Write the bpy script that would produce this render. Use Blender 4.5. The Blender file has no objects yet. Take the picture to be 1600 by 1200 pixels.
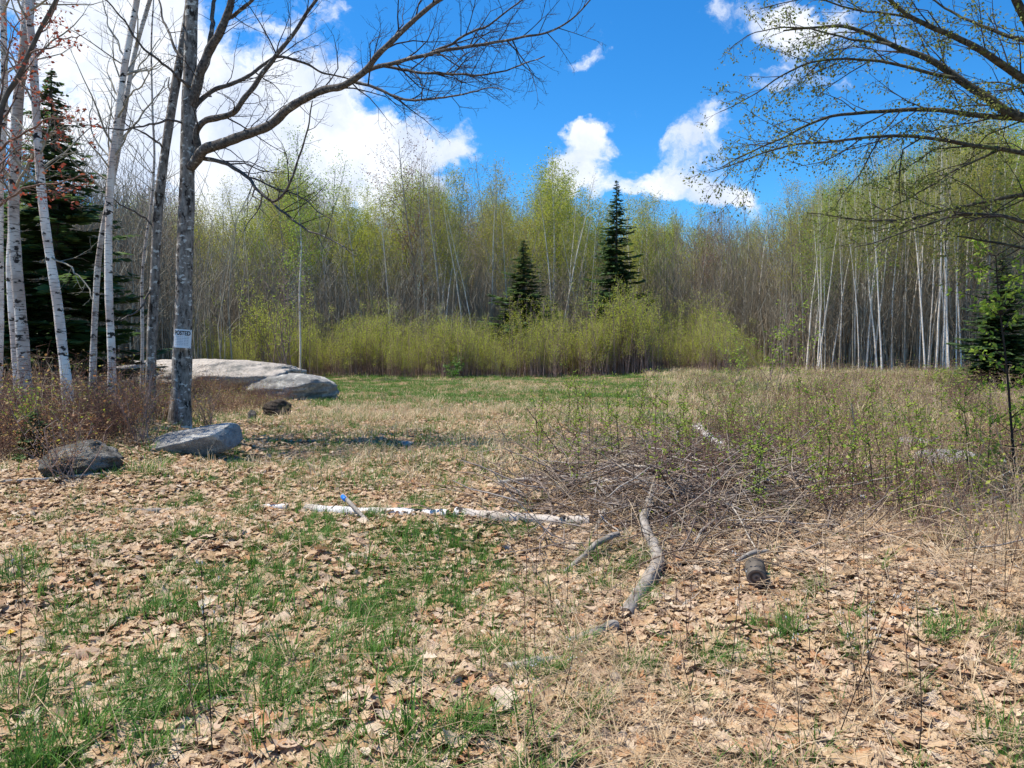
import bpy, math, random
import numpy as np
from mathutils import Vector, Matrix, Euler
R = math.radians
rng = np.random.default_rng(7)
random.seed(7)
scn = bpy.context.scene
COL = scn.collection

# ------------------------------------------------------------------ camera, sky, sun, exposure
F = 1164.0                      # focal length in photo pixels (1600 wide)
EYE = 1.6
PITCH = R(2.7)
cam_d = bpy.data.cameras.new('camera')
cam_d.sensor_width = 36.0
cam_d.lens = 36.0 * F / 1600.0
cam_d.clip_start = 0.05
cam_d.clip_end = 3000
cam = bpy.data.objects.new('camera', cam_d)
COL.objects.link(cam)
cam.location = (0, 0, EYE)
cam.rotation_euler = (math.pi / 2 - PITCH, 0, 0)
scn.camera = cam

SUN_EL = R(62)
SUN_AZ = R(-80)                 # from +Y towards +X
to_sun = Vector((math.sin(SUN_AZ) * math.cos(SUN_EL), math.cos(SUN_AZ) * math.cos(SUN_EL), math.sin(SUN_EL)))
sun_d = bpy.data.lights.new('sun', 'SUN')
sun_d.energy = 5.0
sun_d.angle = R(0.5)
sun_d.color = (1.0, 0.93, 0.80)
sun = bpy.data.objects.new('sun', sun_d)
COL.objects.link(sun)
sun.rotation_euler = to_sun.to_track_quat('Z', 'Y').to_euler()
sun.location = (0, 0, 60)

scn.view_settings.view_transform = 'Standard'
scn.view_settings.look = 'None'
scn.view_settings.exposure = 0.62
scn.view_settings.gamma = 1.0
scn.view_settings.use_curve_mapping = False
scn.cycles.max_bounces = 6
scn.cycles.transparent_max_bounces = 8

world = bpy.data.worlds.new('World')
scn.world = world
world.use_nodes = True


class NT:
    """small helper for node trees"""
    def __init__(self, tree):
        self.t = tree
        tree.nodes.clear()

    def n(self, typ, _in=None, **kw):
        nd = self.t.nodes.new(typ)
        for k, v in kw.items():
            setattr(nd, k, v)
        if _in:
            for k, v in _in.items():
                s = nd.inputs[k]
                if isinstance(v, bpy.types.NodeSocket):
                    self.t.links.new(v, s)
                else:
                    s.default_value = v
        return nd

    def math(self, op, a, b=None, c=None, clamp=False):
        nd = self.t.nodes.new('ShaderNodeMath')
        nd.operation = op
        nd.use_clamp = clamp
        for i, v in enumerate((a, b, c)):
            if v is None:
                continue
            if isinstance(v, bpy.types.NodeSocket):
                self.t.links.new(v, nd.inputs[i])
            else:
                nd.inputs[i].default_value = v
        return nd.outputs[0]

    def vmath(self, op, a, b=None):
        nd = self.t.nodes.new('ShaderNodeVectorMath')
        nd.operation = op
        for i, v in enumerate((a, b)):
            if v is None:
                continue
            if isinstance(v, bpy.types.NodeSocket):
                self.t.links.new(v, nd.inputs[i])
            else:
                nd.inputs[i].default_value = v
        return nd

    def ramp(self, fac, stops, interp='LINEAR'):
        nd = self.t.nodes.new('ShaderNodeValToRGB')
        cr = nd.color_ramp
        cr.interpolation = interp
        while len(cr.elements) < len(stops):
            cr.elements.new(0.5)
        for e, (p, c) in zip(cr.elements, stops):
            e.position = p
            e.color = (*c, 1) if len(c) == 3 else c
        self.t.links.new(fac, nd.inputs[0])
        return nd.outputs[0]

    def mix(self, fac, a, b, blend='MIX'):
        nd = self.t.nodes.new('ShaderNodeMix')
        nd.data_type = 'RGBA'
        nd.blend_type = blend
        for s, v in ((nd.inputs[0], fac), (nd.inputs[6], a), (nd.inputs[7], b)):
            if isinstance(v, bpy.types.NodeSocket):
                self.t.links.new(v, s)
            elif isinstance(v, (int, float)):
                s.default_value = v
            else:
                s.default_value = (*v, 1)
        return nd.outputs[2]

    def smooth(self, x, lo, hi):
        nd = self.t.nodes.new('ShaderNodeMapRange')
        nd.interpolation_type = 'SMOOTHSTEP'
        self.t.links.new(x, nd.inputs[0])
        nd.inputs[1].default_value = lo
        nd.inputs[2].default_value = hi
        return nd.outputs[0]

    def link(self, a, b):
        self.t.links.new(a, b)


def cam_dir(px, py):
    x, y = (px - 800) / F, (600 - py) / F
    c, s = math.cos(PITCH), math.sin(PITCH)
    return Vector((x, c + y * s, -s + y * c))


w = NT(world.node_tree)
sky = w.n('ShaderNodeTexSky', sky_type='NISHITA', sun_disc=False)
sky.sun_elevation = SUN_EL
sky.sun_rotation = SUN_AZ
sky.altitude = 600
sky.air_density = 1.0
sky.dust_density = 0.2
sky.ozone_density = 3.0
tc = w.n('ShaderNodeTexCoord')
dirv = w.vmath('NORMALIZE', tc.outputs['Generated']).outputs[0]
sep = w.n('ShaderNodeSeparateXYZ', {0: dirv})
hsv = w.n('ShaderNodeHueSaturation', {'Hue': 0.497, 'Saturation': 1.32, 'Value': 1.0, 'Color': sky.outputs[0]})
blue = w.mix(1.0, hsv.outputs[0], (0.80, 1.32, 1.56), 'MULTIPLY')
# cumulus: noise over the sky's directions, plus a few banks at fixed compass bearings
warp = w.n('ShaderNodeTexNoise', {'Vector': dirv, 'Scale': 9.0, 'Detail': 6.0, 'Roughness': 0.6})
wv = w.vmath('SCALE', w.vmath('SUBTRACT', warp.outputs['Color'], (0.5, 0.5, 0.5)).outputs[0])
wv.inputs['Scale'].default_value = 0.13
dw = w.vmath('ADD', dirv, wv.outputs[0]).outputs[0]
stretch = w.vmath('MULTIPLY', dw, (1.0, 1.0, 2.2)).outputs[0]
base_n = w.n('ShaderNodeTexNoise', {'Vector': stretch, 'Scale': 5.6, 'Detail': 9.0, 'Roughness': 0.6}).outputs['Fac']
dens = w.math('MULTIPLY', w.math('SUBTRACT', base_n, 0.60), 5.2)
banks = [  # px, py, half-width, half-height (deg), weight
    (250, 60, 15, 9, 1.2), (120, 190, 14, 10, 1.1), (420, 240, 12, 5.0, 1.1), (640, 200, 6.0, 2.2, 0.9), (520, 150, 8, 3.2, 0.9),
    (600, 270, 9, 2.5, 0.9), (330, 330, 18, 3.2, 1.1), (710, 218, 2.4, 1.1, 0.9), (690, 290, 7, 2.4, 0.75),
    (900, 252, 3.0, 3.0, 1.2), (915, 215, 1.4, 1.6, 1.0), (890, 285, 3.6, 1.8, 1.1), (893, 96, 2.0, 1.5, 0.80), (925, 80, 1.6, 0.8, 0.65),
    (1092, 238, 3.3, 3.2, 1.2), (1128, 200, 1.9, 2.0, 0.9), (1020, 286, 3.0, 1.8, 1.1), (1150, 278, 3.6, 1.7, 0.85), (1090, 302, 6.5, 1.4, 0.85),
    (1110, 18, 2.8, 2.2, 0.95), (1240, 80, 4.2, 3.4, 0.95), (1190, 125, 2.8, 1.8, 0.7), (1310, 140, 2.6, 1.8, 0.7), (1400, 60, 4.5, 3.5, 0.8), (1250, 10, 5, 2.6, 0.8),
    (1350, 280, 5, 2.0, 0.8), (960, 305, 4, 1.4, 0.9)]
for px, py, hw, hh, wt in banks:
    c = cam_dir(px, py).normalized()
    right = Vector((c.y, -c.x, 0)).normalized()
    up = right.cross(c)
    a = w.math('MULTIPLY', w.vmath('DOT_PRODUCT', dw, tuple(right)).outputs['Value'], 1 / math.sin(R(hw)))
    b = w.math('MULTIPLY', w.vmath('DOT_PRODUCT', dw, tuple(up)).outputs['Value'], 1 / math.sin(R(hh)))
    f = w.math('GREATER_THAN', w.vmath('DOT_PRODUCT', dw, tuple(c)).outputs['Value'], 0.0)
    r2 = w.math('ADD', w.math('MULTIPLY', a, a), w.math('MULTIPLY', b, b))
    g = w.math('MULTIPLY', w.math('MULTIPLY', w.math('EXPONENT', w.math('MULTIPLY', r2, -1.7)), wt), f)
    dens = w.math('ADD', dens, g)
mask = w.math('MULTIPLY', w.smooth(dens, 0.2, 1.05), 0.96)
puff = w.n('ShaderNodeTexNoise', {'Vector': dw, 'Scale': 14.0, 'Detail': 5.0}).outputs['Fac']
cloud_c = w.ramp(puff, [(0.36, (6.0, 6.7, 8.1)), (0.62, (8.3, 8.6, 9.1))])
colr = w.mix(mask, blue, cloud_c)
bg = w.n('ShaderNodeBackground', {'Color': colr, 'Strength': 0.085})
wo = w.n('ShaderNodeOutputWorld', {'Surface': bg.outputs[0]})

# ------------------------------------------------------------------ ground shape and projection helpers
def sstep(x):
    x = np.clip(x, 0, 1)
    return x * x * (3 - 2 * x)


def gz(x, y):
    x = np.asarray(x, float)
    y = np.asarray(y, float)
    n = 0.035 * np.sin(1.1 * x + 0.7 * y + 1.0) + 0.03 * np.sin(-0.8 * x + 1.7 * y + 2.0) + 0.018 * np.sin(3.1 * x - 1.3 * y) + 0.014 * np.sin(2.3 * x + 4.1 * y + 0.6)
    left = 0.34 * sstep((-x - 0.30 * y - 0.4) / 2.4) * sstep((y - 7.0) / 5.0)
    right = 0.28 * sstep((x - 3.0) / 6.0) * sstep((y - 9.0) / 8.0)
    brush = 0.16 * np.exp(-((x - 2.4) / 2.2) ** 2 - ((y - 9.2) / 2.2) ** 2)
    return n + left + right + brush


def ray(px, py):
    return cam_dir(px, py)


def at(px, py, depth):
    """point seen at that pixel of the photograph, at the given forward distance (world Y)"""
    d = cam_dir(px, py)
    k = depth / d.y
    return Vector((d.x * k, depth, EYE + d.z * k))


def gp(px, py):
    d = cam_dir(px, py)
    z = 0.0
    for _ in range(30):
        k = (z - EYE) / d.z
        k = min(k, 120)
        z = 0.5 * z + 0.5 * float(gz(d.x * k, d.y * k))
    k = (z - EYE) / d.z
    return Vector((d.x * k, d.y * k, float(gz(d.x * k, d.y * k))))


def proj(x, y, z):
    c, s = math.cos(PITCH), math.sin(PITCH)
    yy, zz = np.asarray(y, float), np.asarray(z, float) - EYE
    depth = yy * c - zz * s
    up = yy * s + zz * c
    return 800 + F * np.asarray(x) / depth, 600 - F * up / depth


# ------------------------------------------------------------------ mesh helpers
def make_mesh(name, V, polys, mats, smooth=False, midx=None):
    """polys: list of (M,k) int arrays"""
    me = bpy.data.meshes.new(name)
    V = np.asarray(V, np.float32)
    me.vertices.add(len(V))
    me.vertices.foreach_set('co', V.ravel())
    polys = [np.asarray(p, np.int32) for p in polys if len(p)]
    if polys:
        loops = np.concatenate([p.ravel() for p in polys])
        tot = np.concatenate([np.full(len(p), p.shape[1], np.int32) for p in polys])
        start = np.concatenate([[0], np.cumsum(tot)[:-1]]).astype(np.int32)
        me.loops.add(len(loops))
        me.loops.foreach_set('vertex_index', loops)
        me.polygons.add(len(tot))
        me.polygons.foreach_set('loop_start', start)
        me.polygons.foreach_set('loop_total', tot)
        if smooth:
            me.polygons.foreach_set('use_smooth', np.ones(len(tot), bool))
        if midx is not None:
            me.polygons.foreach_set('material_index', np.asarray(midx, np.int32))
    for m in (mats if isinstance(mats, (list, tuple)) else [mats]):
        me.materials.append(m)
    me.update(calc_edges=True)
    return me


FINE = {'twigs', 'leaves', 'branches', 'needles', 'crown', 'side_twigs', 'stems', 'seed_head', 'small_print', 'heading'}


def add(name, me, parent=None, loc=None, rot=None, scale=None, link=True, **props):
    o = bpy.data.objects.new(name, me)
    if parent is not None and name in FINE:
        o['kind'] = 'stuff'      # pieces too fine to pick apart singly
    if link:
        COL.objects.link(o)
    if parent is not None:
        o.parent = parent
    if loc is not None:
        o.location = loc
    if rot is not None:
        o.rotation_euler = rot
    if scale is not None:
        o.scale = (scale,) * 3 if isinstance(scale, (int, float)) else scale
    for k, v in props.items():
        if v:
            o[k] = v
    return o


def thing(name, label, category, loc=(0, 0, 0), group=None, rot=None, scale=None):
    return add(name, None, None, loc, rot, scale, label=label, category=category, group=group)


class Tubes:
    def __init__(self):
        self.b = {}

    def add(self, P, r, sides=3):
        P = np.asarray(P, float)
        r = np.asarray(r, float)
        if r.ndim == 0:
            r = np.full(len(P), float(r))
        self.b.setdefault((len(P), sides), []).append((P, r))

    def count(self):
        return sum(len(v) for v in self.b.values())

    def arrays(self, cap=False):
        Vs, Q, T, off = [], [], [], 0
        for (n, s), items in self.b.items():
            P = np.stack([i[0] for i in items])
            r = np.stack([i[1] for i in items])
            m = len(items)
            t = np.gradient(P, axis=1)
            t /= np.linalg.norm(t, axis=2, keepdims=True) + 1e-9
            mean = P[:, -1] - P[:, 0]
            mean /= np.linalg.norm(mean, axis=1, keepdims=True) + 1e-9
            ref = np.where(np.abs(mean[:, :1]) < 0.75, np.array([[1.0, 0, 0]]), np.array([[0, 1.0, 0.]]))
            ref = ref[:, None, :] - t * np.sum(t * ref[:, None, :], axis=2, keepdims=True)
            ref /= np.linalg.norm(ref, axis=2, keepdims=True) + 1e-9
            bi = np.cross(t, ref)
            a = np.arange(s) * 2 * math.pi / s
            V = P[:, :, None, :] + r[:, :, None, None] * (np.cos(a)[None, None, :, None] * ref[:, :, None, :] + np.sin(a)[None, None, :, None] * bi[:, :, None, :])
            Vs.append(V.reshape(-1, 3))
            base = off + (np.arange(m) * n * s)[:, None, None]
            i = np.arange(n - 1)[None, :, None] * s
            k = np.arange(s)[None, None, :]
            k2 = (k + 1) % s
            q = np.stack([base + i + k, base + i + k2, base + i + s + k2, base + i + s + k], axis=-1)
            Q.append(q.reshape(-1, 4))
            off += m * n * s
            if cap and s >= 5:
                for j in range(m):
                    for ring, flip in ((0, True), (n - 1, False)):
                        idx = off - m * n * s + j * n * s + ring * s + np.arange(s)
                        if flip:
                            idx = idx[::-1]
                        T += [[idx[0], idx[x], idx[x + 1]] for x in range(1, s - 1)]
        if not Vs:
            return np.zeros((0, 3)), []
        out = [np.concatenate(Q)]
        if T:
            out.append(np.array(T))
        return np.concatenate(Vs), out

    def mesh(self, name, mat, smooth=True, cap=False):
        V, p = self.arrays(cap)
        return make_mesh(name, V, p, mat, smooth)


def rot_about(v, axis, ang):
    return Matrix.Rotation(ang, 3, axis) @ v


def unit(v):
    return v / (np.linalg.norm(v) + 1e-9)


def rperp(d):
    v = rng.normal(size=3)
    v -= d * np.dot(v, d)
    return unit(v)


def wpath(p0, d, L, n, wander=0.25, up=0.0):
    pts = [np.array(p0, float)]
    d = unit(np.array(d, float))
    for _ in range(n - 1):
        d = unit(d + rng.normal(size=3) * wander + np.array([0, 0, up]))
        pts.append(pts[-1] + d * L / (n - 1))
    return np.array(pts)


def resample(P, r, n):
    P = np.asarray(P, float)
    s = np.concatenate([[0], np.cumsum(np.linalg.norm(np.diff(P, axis=0), axis=1))])
    u = np.linspace(0, s[-1], n)
    Q = np.stack([np.interp(u, s, P[:, k]) for k in range(3)], axis=1)
    return Q, np.interp(u, s, r), s[-1]


def smooth_path(P, it=2):
    P = np.asarray(P, float)
    for _ in range(it):
        A = P[:-1] * .75 + P[1:] * .25
        B = P[:-1] * .25 + P[1:] * .75
        P = np.concatenate([P[:1], np.stack([A, B], 1).reshape(-1, 3), P[-1:]])
    return P


def grow(tb, P, r, lv, spacing, ratio, tips, rmin=0.002, start=0.15, ang=(35, 65), up=0.06, maxlen=1.2, flat=0.0, minlen=0.05):
    """side twigs off a branch polyline, recursively; tips collects (point, direction)"""
    P = np.asarray(P, float)
    seg = np.linalg.norm(np.diff(P, axis=0), axis=1)
    s = np.concatenate([[0], np.cumsum(seg)])
    L = s[-1]
    u = start * L + rng.random() * spacing
    side = 1
    while u < L:
        k = min(np.searchsorted(s, u) - 1, len(seg) - 1)
        k = max(k, 0)
        f = (u - s[k]) / (seg[k] + 1e-9)
        p = P[k] * (1 - f) + P[k + 1] * f
        rad = r[k] * (1 - f) + r[k + 1] * f
        t = unit(P[k + 1] - P[k])
        ax = rperp(t)
        if flat:
            hz = unit(np.cross(t, [0, 0, 1.0]))
            ax = unit(ax * (1 - flat) + hz * side * flat)
            side = -side
        a = R(rng.uniform(*ang))
        d = unit(t * math.cos(a) + ax * math.sin(a) + np.array([0, 0, up]))
        ln = min(maxlen, (ratio * (L - u) + 0.12 * L)) * rng.uniform(0.5, 1.15)
        ln = max(ln, minlen)
        n = 4 if lv > 0 else 3
        if ln > 0.9:
            n = 6
        Q = wpath(p, d, ln, n, 0.22, up * 0.8)
        r0 = max(rmin, min(rad * 0.6, ln * 0.011))
        rr = np.linspace(r0, rmin * 0.6, n)
        tb.add(Q, rr, 5 if r0 > 0.012 else 3)
        if lv > 0:
            grow(tb, Q, rr, lv - 1, spacing * 0.7, ratio, tips, rmin, 0.2, ang, up, maxlen * 0.5, flat, minlen)
        else:
            tips.append((Q[-1], unit(Q[-1] - Q[-2])))
            tips.append((Q[1], unit(Q[1] - Q[0])))
        u += spacing * rng.uniform(0.6, 1.5)


def leaf_quads(pts, dirs, size, droop=0.0, per=1, jitter=0.03, shape='diamond'):
    """many small leaves: a folded diamond (2 tris) or a six-point star each"""
    pts = np.repeat(np.asarray(pts, float), per, axis=0)
    n = len(pts)
    pts = pts + rng.normal(size=(n, 3)) * jitter
    d = rng.normal(size=(n, 3))
    d[:, 2] = d[:, 2] * 0.6 - droop
    d /= np.linalg.norm(d, axis=1, keepdims=True)
    s = rng.normal(size=(n, 3))
    s -= d * np.sum(s * d, axis=1, keepdims=True)
    s /= np.linalg.norm(s, axis=1, keepdims=True)
    L = size * rng.uniform(0.6, 1.3, size=(n, 1))
    nn = np.cross(d, s)
    V = np.stack([pts, pts + d * L * .45 + s * L * .3 + nn * L * .08, pts + d * L, pts + d * L * .45 - s * L * .3 + nn * L * .08], axis=1).reshape(-1, 3)
    i = np.arange(n)[:, None] * 4
    T = np.concatenate([i + np.array([[0, 1, 2]]), i + np.array([[0, 2, 3]])])
    return V, T


# ------------------------------------------------------------------ materials
def mat(name):
    m = bpy.data.materials.new(name)
    m.use_nodes = True
    return m, NT(m.node_tree)


def finish(nt, color, rough=0.9, bump=None, bump_d=0.01, spec=0.2, trans=0.0, trans_col=None):
    pb = nt.n('ShaderNodeBsdfPrincipled')
    if isinstance(color, bpy.types.NodeSocket):
        nt.link(color, pb.inputs['Base Color'])
    else:
        pb.inputs['Base Color'].default_value = (*color, 1)
    if isinstance(rough, bpy.types.NodeSocket):
        nt.link(rough, pb.inputs['Roughness'])
    else:
        pb.inputs['Roughness'].default_value = rough
    pb.inputs['Specular IOR Level'].default_value = spec
    if bump is not None:
        b = nt.n('ShaderNodeBump', {'Height': bump, 'Distance': bump_d, 'Strength': 1.0})
        nt.link(b.outputs[0], pb.inputs['Normal'])
    sh = pb.outputs[0]
    if trans > 0:
        tr = nt.n('ShaderNodeBsdfTranslucent')
        c = trans_col if trans_col is not None else color
        if isinstance(c, bpy.types.NodeSocket):
            nt.link(c, tr.inputs[0])
        else:
            tr.inputs[0].default_value = (*c, 1)
        mx = nt.n('ShaderNodeMixShader', {0: trans, 1: sh, 2: tr.outputs[0]})
        sh = mx.outputs[0]
    nt.n('ShaderNodeOutputMaterial', {'Surface': sh})


def m_leaf(name, stops, trans=0.35, rough=0.6, spec=0.3):
    m, t = mat(name)
    oi = t.n('ShaderNodeObjectInfo')
    geo = t.n('ShaderNodeNewGeometry')
    r = t.math('FRACT', t.math('ADD', oi.outputs['Random'], geo.outputs['Random Per Island']))
    c = t.ramp(r, stops)
    finish(t, c, rough, spec=spec, trans=trans)
    return m


def m_wood(name, c1, c2, scale=(20, 20, 4), thr=(0.35, 0.65), bump=0.006, extra=None, dark=False):
    m, t = mat(name)
    oc = t.n('ShaderNodeTexCoord').outputs['Object']
    oi = t.n('ShaderNodeObjectInfo').outputs['Random']
    v = t.vmath('MULTIPLY', oc, scale).outputs[0]
    v = t.vmath('ADD', v, t.n('ShaderNodeCombineXYZ', {0: t.math('MULTIPLY', oi, 37.0)}).outputs[0]).outputs[0]
    n = t.n('ShaderNodeTexNoise', {'Vector': v, 'Scale': 1.0, 'Detail': 6.0, 'Roughness': 0.65}).outputs['Fac']
    c = t.ramp(n, [(thr[0], c1), (thr[1], c2)])
    if extra:
        ec, esc, lo, hi = extra
        v2 = t.vmath('MULTIPLY', oc, esc).outputs[0]
        n2 = t.n('ShaderNodeTexNoise', {'Vector': v2, 'Scale': 1.0, 'Detail': 5.0, 'Roughness': 0.6}).outputs['Fac']
        c = t.mix(t.smooth(n2, lo, hi), c, ec)
    if dark:
        v3 = t.vmath('ADD', t.vmath('MULTIPLY', oc, (8, 8, 4)).outputs[0], (3.7, 1.3, 9.1)).outputs[0]
        n3 = t.n('ShaderNodeTexNoise', {'Vector': v3, 'Scale': 1.0, 'Detail': 7.0, 'Roughness': 0.7}).outputs['Fac']
        c = t.mix(t.smooth(n3, 0.535, 0.60), c, (0.035, 0.028, 0.024))
    finish(t, c, 0.92, n, bump, 0.15)
    return m


def m_birch(name, white, dark=(0.03, 0.025, 0.022), patch=0.60, lent=0.60, pink=(0.52, 0.42, 0.36)):
    m, t = mat(name)
    oc = t.n('ShaderNodeTexCoord').outputs['Object']
    oi = t.n('ShaderNodeObjectInfo').outputs['Random']
    off = t.n('ShaderNodeCombineXYZ', {0: t.math('MULTIPLY', oi, 31.0), 2: t.math('MULTIPLY', oi, 17.0)}).outputs[0]
    oc = t.vmath('ADD', oc, off).outputs[0]
    a = t.n('ShaderNodeTexNoise', {'Vector': t.vmath('MULTIPLY', oc, (5, 5, 60)).outputs[0], 'Scale': 1.0, 'Detail': 3.0}).outputs['Fac']
    b = t.n('ShaderNodeTexNoise', {'Vector': t.vmath('MULTIPLY', oc, (6, 6, 11)).outputs[0], 'Scale': 1.0, 'Detail': 6.0, 'Roughness': 0.6}).outputs['Fac']
    p = t.n('ShaderNodeTexNoise', {'Vector': t.vmath('MULTIPLY', oc, (3, 3, 2.2)).outputs[0], 'Scale': 1.0, 'Detail': 4.0}).outputs['Fac']
    c = t.mix(t.smooth(p, 0.40, 0.62), white, pink)
    c = t.mix(t.math('MULTIPLY', t.smooth(a, lent, lent + 0.06), 0.75), c, (0.10, 0.075, 0.065))
    c = t.mix(t.smooth(b, patch, patch + 0.05), c, dark)
    finish(t, c, 0.75, t.math('SUBTRACT', a, b), 0.006, 0.25)
    return m


M = {}
M['birch'] = m_birch('white_birch_bark', (0.86, 0.79, 0.72), patch=0.565, lent=0.58, pink=(0.62, 0.49, 0.42))
M['birch_grey'] = m_birch('grey_birch_bark', (0.60, 0.55, 0.50), patch=0.56, lent=0.55, pink=(0.42, 0.34, 0.29))
M['birch_far'] = m_birch('far_birch_bark', (0.88, 0.80, 0.70), patch=0.62, pink=(0.74, 0.64, 0.54))
M['log_birch'] = m_birch('birch_log_bark', (0.68, 0.655, 0.63), patch=0.545, lent=0.575, pink=(0.44, 0.37, 0.31))
M['maple'] = m_wood('grey_maple_bark', (0.075, 0.06, 0.05), (0.36, 0.315, 0.275), (14, 14, 7), (0.34, 0.66), 0.012, ((0.60, 0.57, 0.52), (8, 8, 15), 0.575, 0.62), True)
M['limb'] = m_wood('maple_limb_bark', (0.035, 0.03, 0.027), (0.19, 0.165, 0.15), (25, 25, 25), (0.35, 0.7), 0.006, ((0.34, 0.32, 0.29), (9, 9, 9), 0.6, 0.66))
M['twig'] = m_wood('dark_twig_bark', (0.035, 0.028, 0.026), (0.075, 0.06, 0.055), (30, 30, 30))
M['ybirch'] = m_wood('yellow_birch_bark', (0.025, 0.022, 0.018), (0.13, 0.115, 0.085), (22, 22, 22), (0.35, 0.7), 0.006, ((0.10, 0.12, 0.05), (9, 9, 9), 0.56, 0.66))
M['twig_grey'] = m_wood('grey_twig_bark', (0.20, 0.18, 0.145), (0.41, 0.375, 0.30), (6, 6, 6))
M['twig_brown'] = m_wood('brown_twig_bark', (0.18, 0.145, 0.105), (0.34, 0.285, 0.21), (6, 6, 6))
M['twig_red'] = m_wood('red_twig_bark', (0.12, 0.07, 0.055), (0.24, 0.155, 0.125), (6, 6, 6))
M['trunk_grey'] = m_wood('grey_trunk_bark', (0.17, 0.145, 0.125), (0.56, 0.50, 0.44), (7, 7, 3), (0.35, 0.65), 0.01)
M['trunk_dark'] = m_wood('dark_trunk_bark', (0.05, 0.042, 0.036), (0.14, 0.12, 0.10), (8, 8, 4))
M['stick'] = m_wood('weathered_stick', (0.10, 0.085, 0.072), (0.40, 0.36, 0.32), (26, 26, 7), (0.3, 0.72), 0.005)
M['stick_pale'] = m_wood('pale_stick', (0.22, 0.19, 0.16), (0.52, 0.47, 0.41), (26, 26, 7), (0.3, 0.72), 0.004)
m, t = mat('brush_sticks')
ri = t.n('ShaderNodeNewGeometry').outputs['Random Per Island']
nz = t.n('ShaderNodeTexNoise', {'Scale': 14.0, 'Detail': 4.0}).outputs['Fac']
c = t.ramp(ri, [(0, (0.05, 0.034, 0.027)), (0.25, (0.13, 0.09, 0.07)), (0.5, (0.23, 0.17, 0.14)), (0.75, (0.36, 0.30, 0.26)), (0.88, (0.56, 0.50, 0.45)), (1, (0.20, 0.12, 0.09))])
c = t.mix(t.math('MULTIPLY', nz, 0.6), c, (0.07, 0.05, 0.04))
finish(t, c, 0.9, nz, 0.003)
M['brushpile'] = m
M['cane'] = m_wood('dry_cane', (0.36, 0.25, 0.16), (0.56, 0.45, 0.32), (3, 3, 3))
M['brush'] = m_wood('brush_twig', (0.08, 0.055, 0.045), (0.58, 0.49, 0.42), (5, 5, 5), (0.36, 0.66))
M['stem_red'] = m_wood('red_stem', (0.12, 0.06, 0.045), (0.24, 0.135, 0.10), (9, 9, 9))
M['stem_dark'] = m_wood('dark_stem', (0.02, 0.015, 0.013), (0.06, 0.045, 0.038), (9, 9, 9))
M['stem_thicket'] = m_wood('thicket_stem', (0.17, 0.11, 0.095), (0.36, 0.27, 0.235), (4, 4, 4))
M['yellowgreen'] = m_leaf('yellow_green_leaf', [(0, (0.28, 0.33, 0.03)), (0.5, (0.38, 0.42, 0.05)), (1, (0.45, 0.46, 0.08))], 0.5)
M['thicketleaf'] = m_leaf('thicket_leaf', [(0, (0.36, 0.43, 0.05)), (0.5, (0.47, 0.53, 0.07)), (1, (0.54, 0.55, 0.11))], 0.5)
M['birchleaf'] = m_leaf('new_birch_leaf', [(0, (0.13, 0.15, 0.03)), (0.6, (0.20, 0.24, 0.045)), (1, (0.26, 0.25, 0.07))], 0.35)
M['freshgreen'] = m_leaf('fresh_green_leaf', [(0, (0.19, 0.30, 0.03)), (0.5, (0.28, 0.40, 0.045)), (1, (0.38, 0.46, 0.08))], 0.5)
M['olive'] = m_leaf('olive_bud_leaf', [(0, (0.29, 0.31, 0.05)), (0.5, (0.38, 0.38, 0.07)), (1, (0.42, 0.37, 0.10))], 0.45)
M['budbrown'] = m_leaf('brown_bud', [(0, (0.27, 0.17, 0.08)), (0.5, (0.34, 0.23, 0.11)), (1, (0.30, 0.26, 0.08))], 0.3)
M['budred'] = m_leaf('red_blossom_leaf', [(0, (0.30, 0.05, 0.035)), (0.5, (0.38, 0.09, 0.05)), (1, (0.32, 0.13, 0.07))], 0.35)
M['budpink'] = m_leaf('dull_red_bud', [(0, (0.22, 0.10, 0.09)), (0.5, (0.28, 0.15, 0.12)), (1, (0.24, 0.16, 0.10))], 0.3)
M['needle'] = m_leaf('fir_needle', [(0, (0.05, 0.095, 0.04)), (0.6, (0.085, 0.15, 0.05)), (1, (0.15, 0.22, 0.06))], 0.4)
M['needle_young'] = m_leaf('young_fir_needle', [(0, (0.05, 0.10, 0.03)), (1, (0.09, 0.16, 0.04))], 0.2)
M['litter'] = m_leaf('dry_leaf', [(0, (0.44, 0.27, 0.13)), (0.16, (0.60, 0.44, 0.27)), (0.34, (0.50, 0.32, 0.17)), (0.5, (0.68, 0.53, 0.36)), (0.66, (0.52, 0.36, 0.21)), (0.8, (0.42, 0.20, 0.09)), (0.9, (0.62, 0.50, 0.37)), (1.0, (0.24, 0.14, 0.085))], 0.22, 0.75, 0.2)
m, t = mat('dry_leaf_blotched')
oi = t.n('ShaderNodeObjectInfo')
oc = t.n('ShaderNodeTexCoord').outputs['Object']
c = t.ramp(oi.outputs['Random'], [(0, (0.39, 0.24, 0.115)), (0.13, (0.55, 0.40, 0.25)), (0.28, (0.40, 0.255, 0.14)), (0.42, (0.64, 0.50, 0.355)), (0.55, (0.47, 0.335, 0.20)), (0.66, (0.40, 0.19, 0.085)), (0.75, (0.64, 0.53, 0.41)), (0.83, (0.27, 0.16, 0.09)), (0.94, (0.57, 0.42, 0.30)), (1.0, (0.16, 0.10, 0.07))])
off = t.n('ShaderNodeCombineXYZ', {2: t.math('MULTIPLY', oi.outputs['Random'], 9.0)}).outputs[0]
nn = t.n('ShaderNodeTexNoise', {'Vector': t.vmath('ADD', oc, off).outputs[0], 'Scale': 34.0, 'Detail': 5.0, 'Roughness': 0.65}).outputs['Fac']
c = t.mix(t.smooth(nn, 0.5, 0.78), c, (0.20, 0.11, 0.06))
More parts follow.
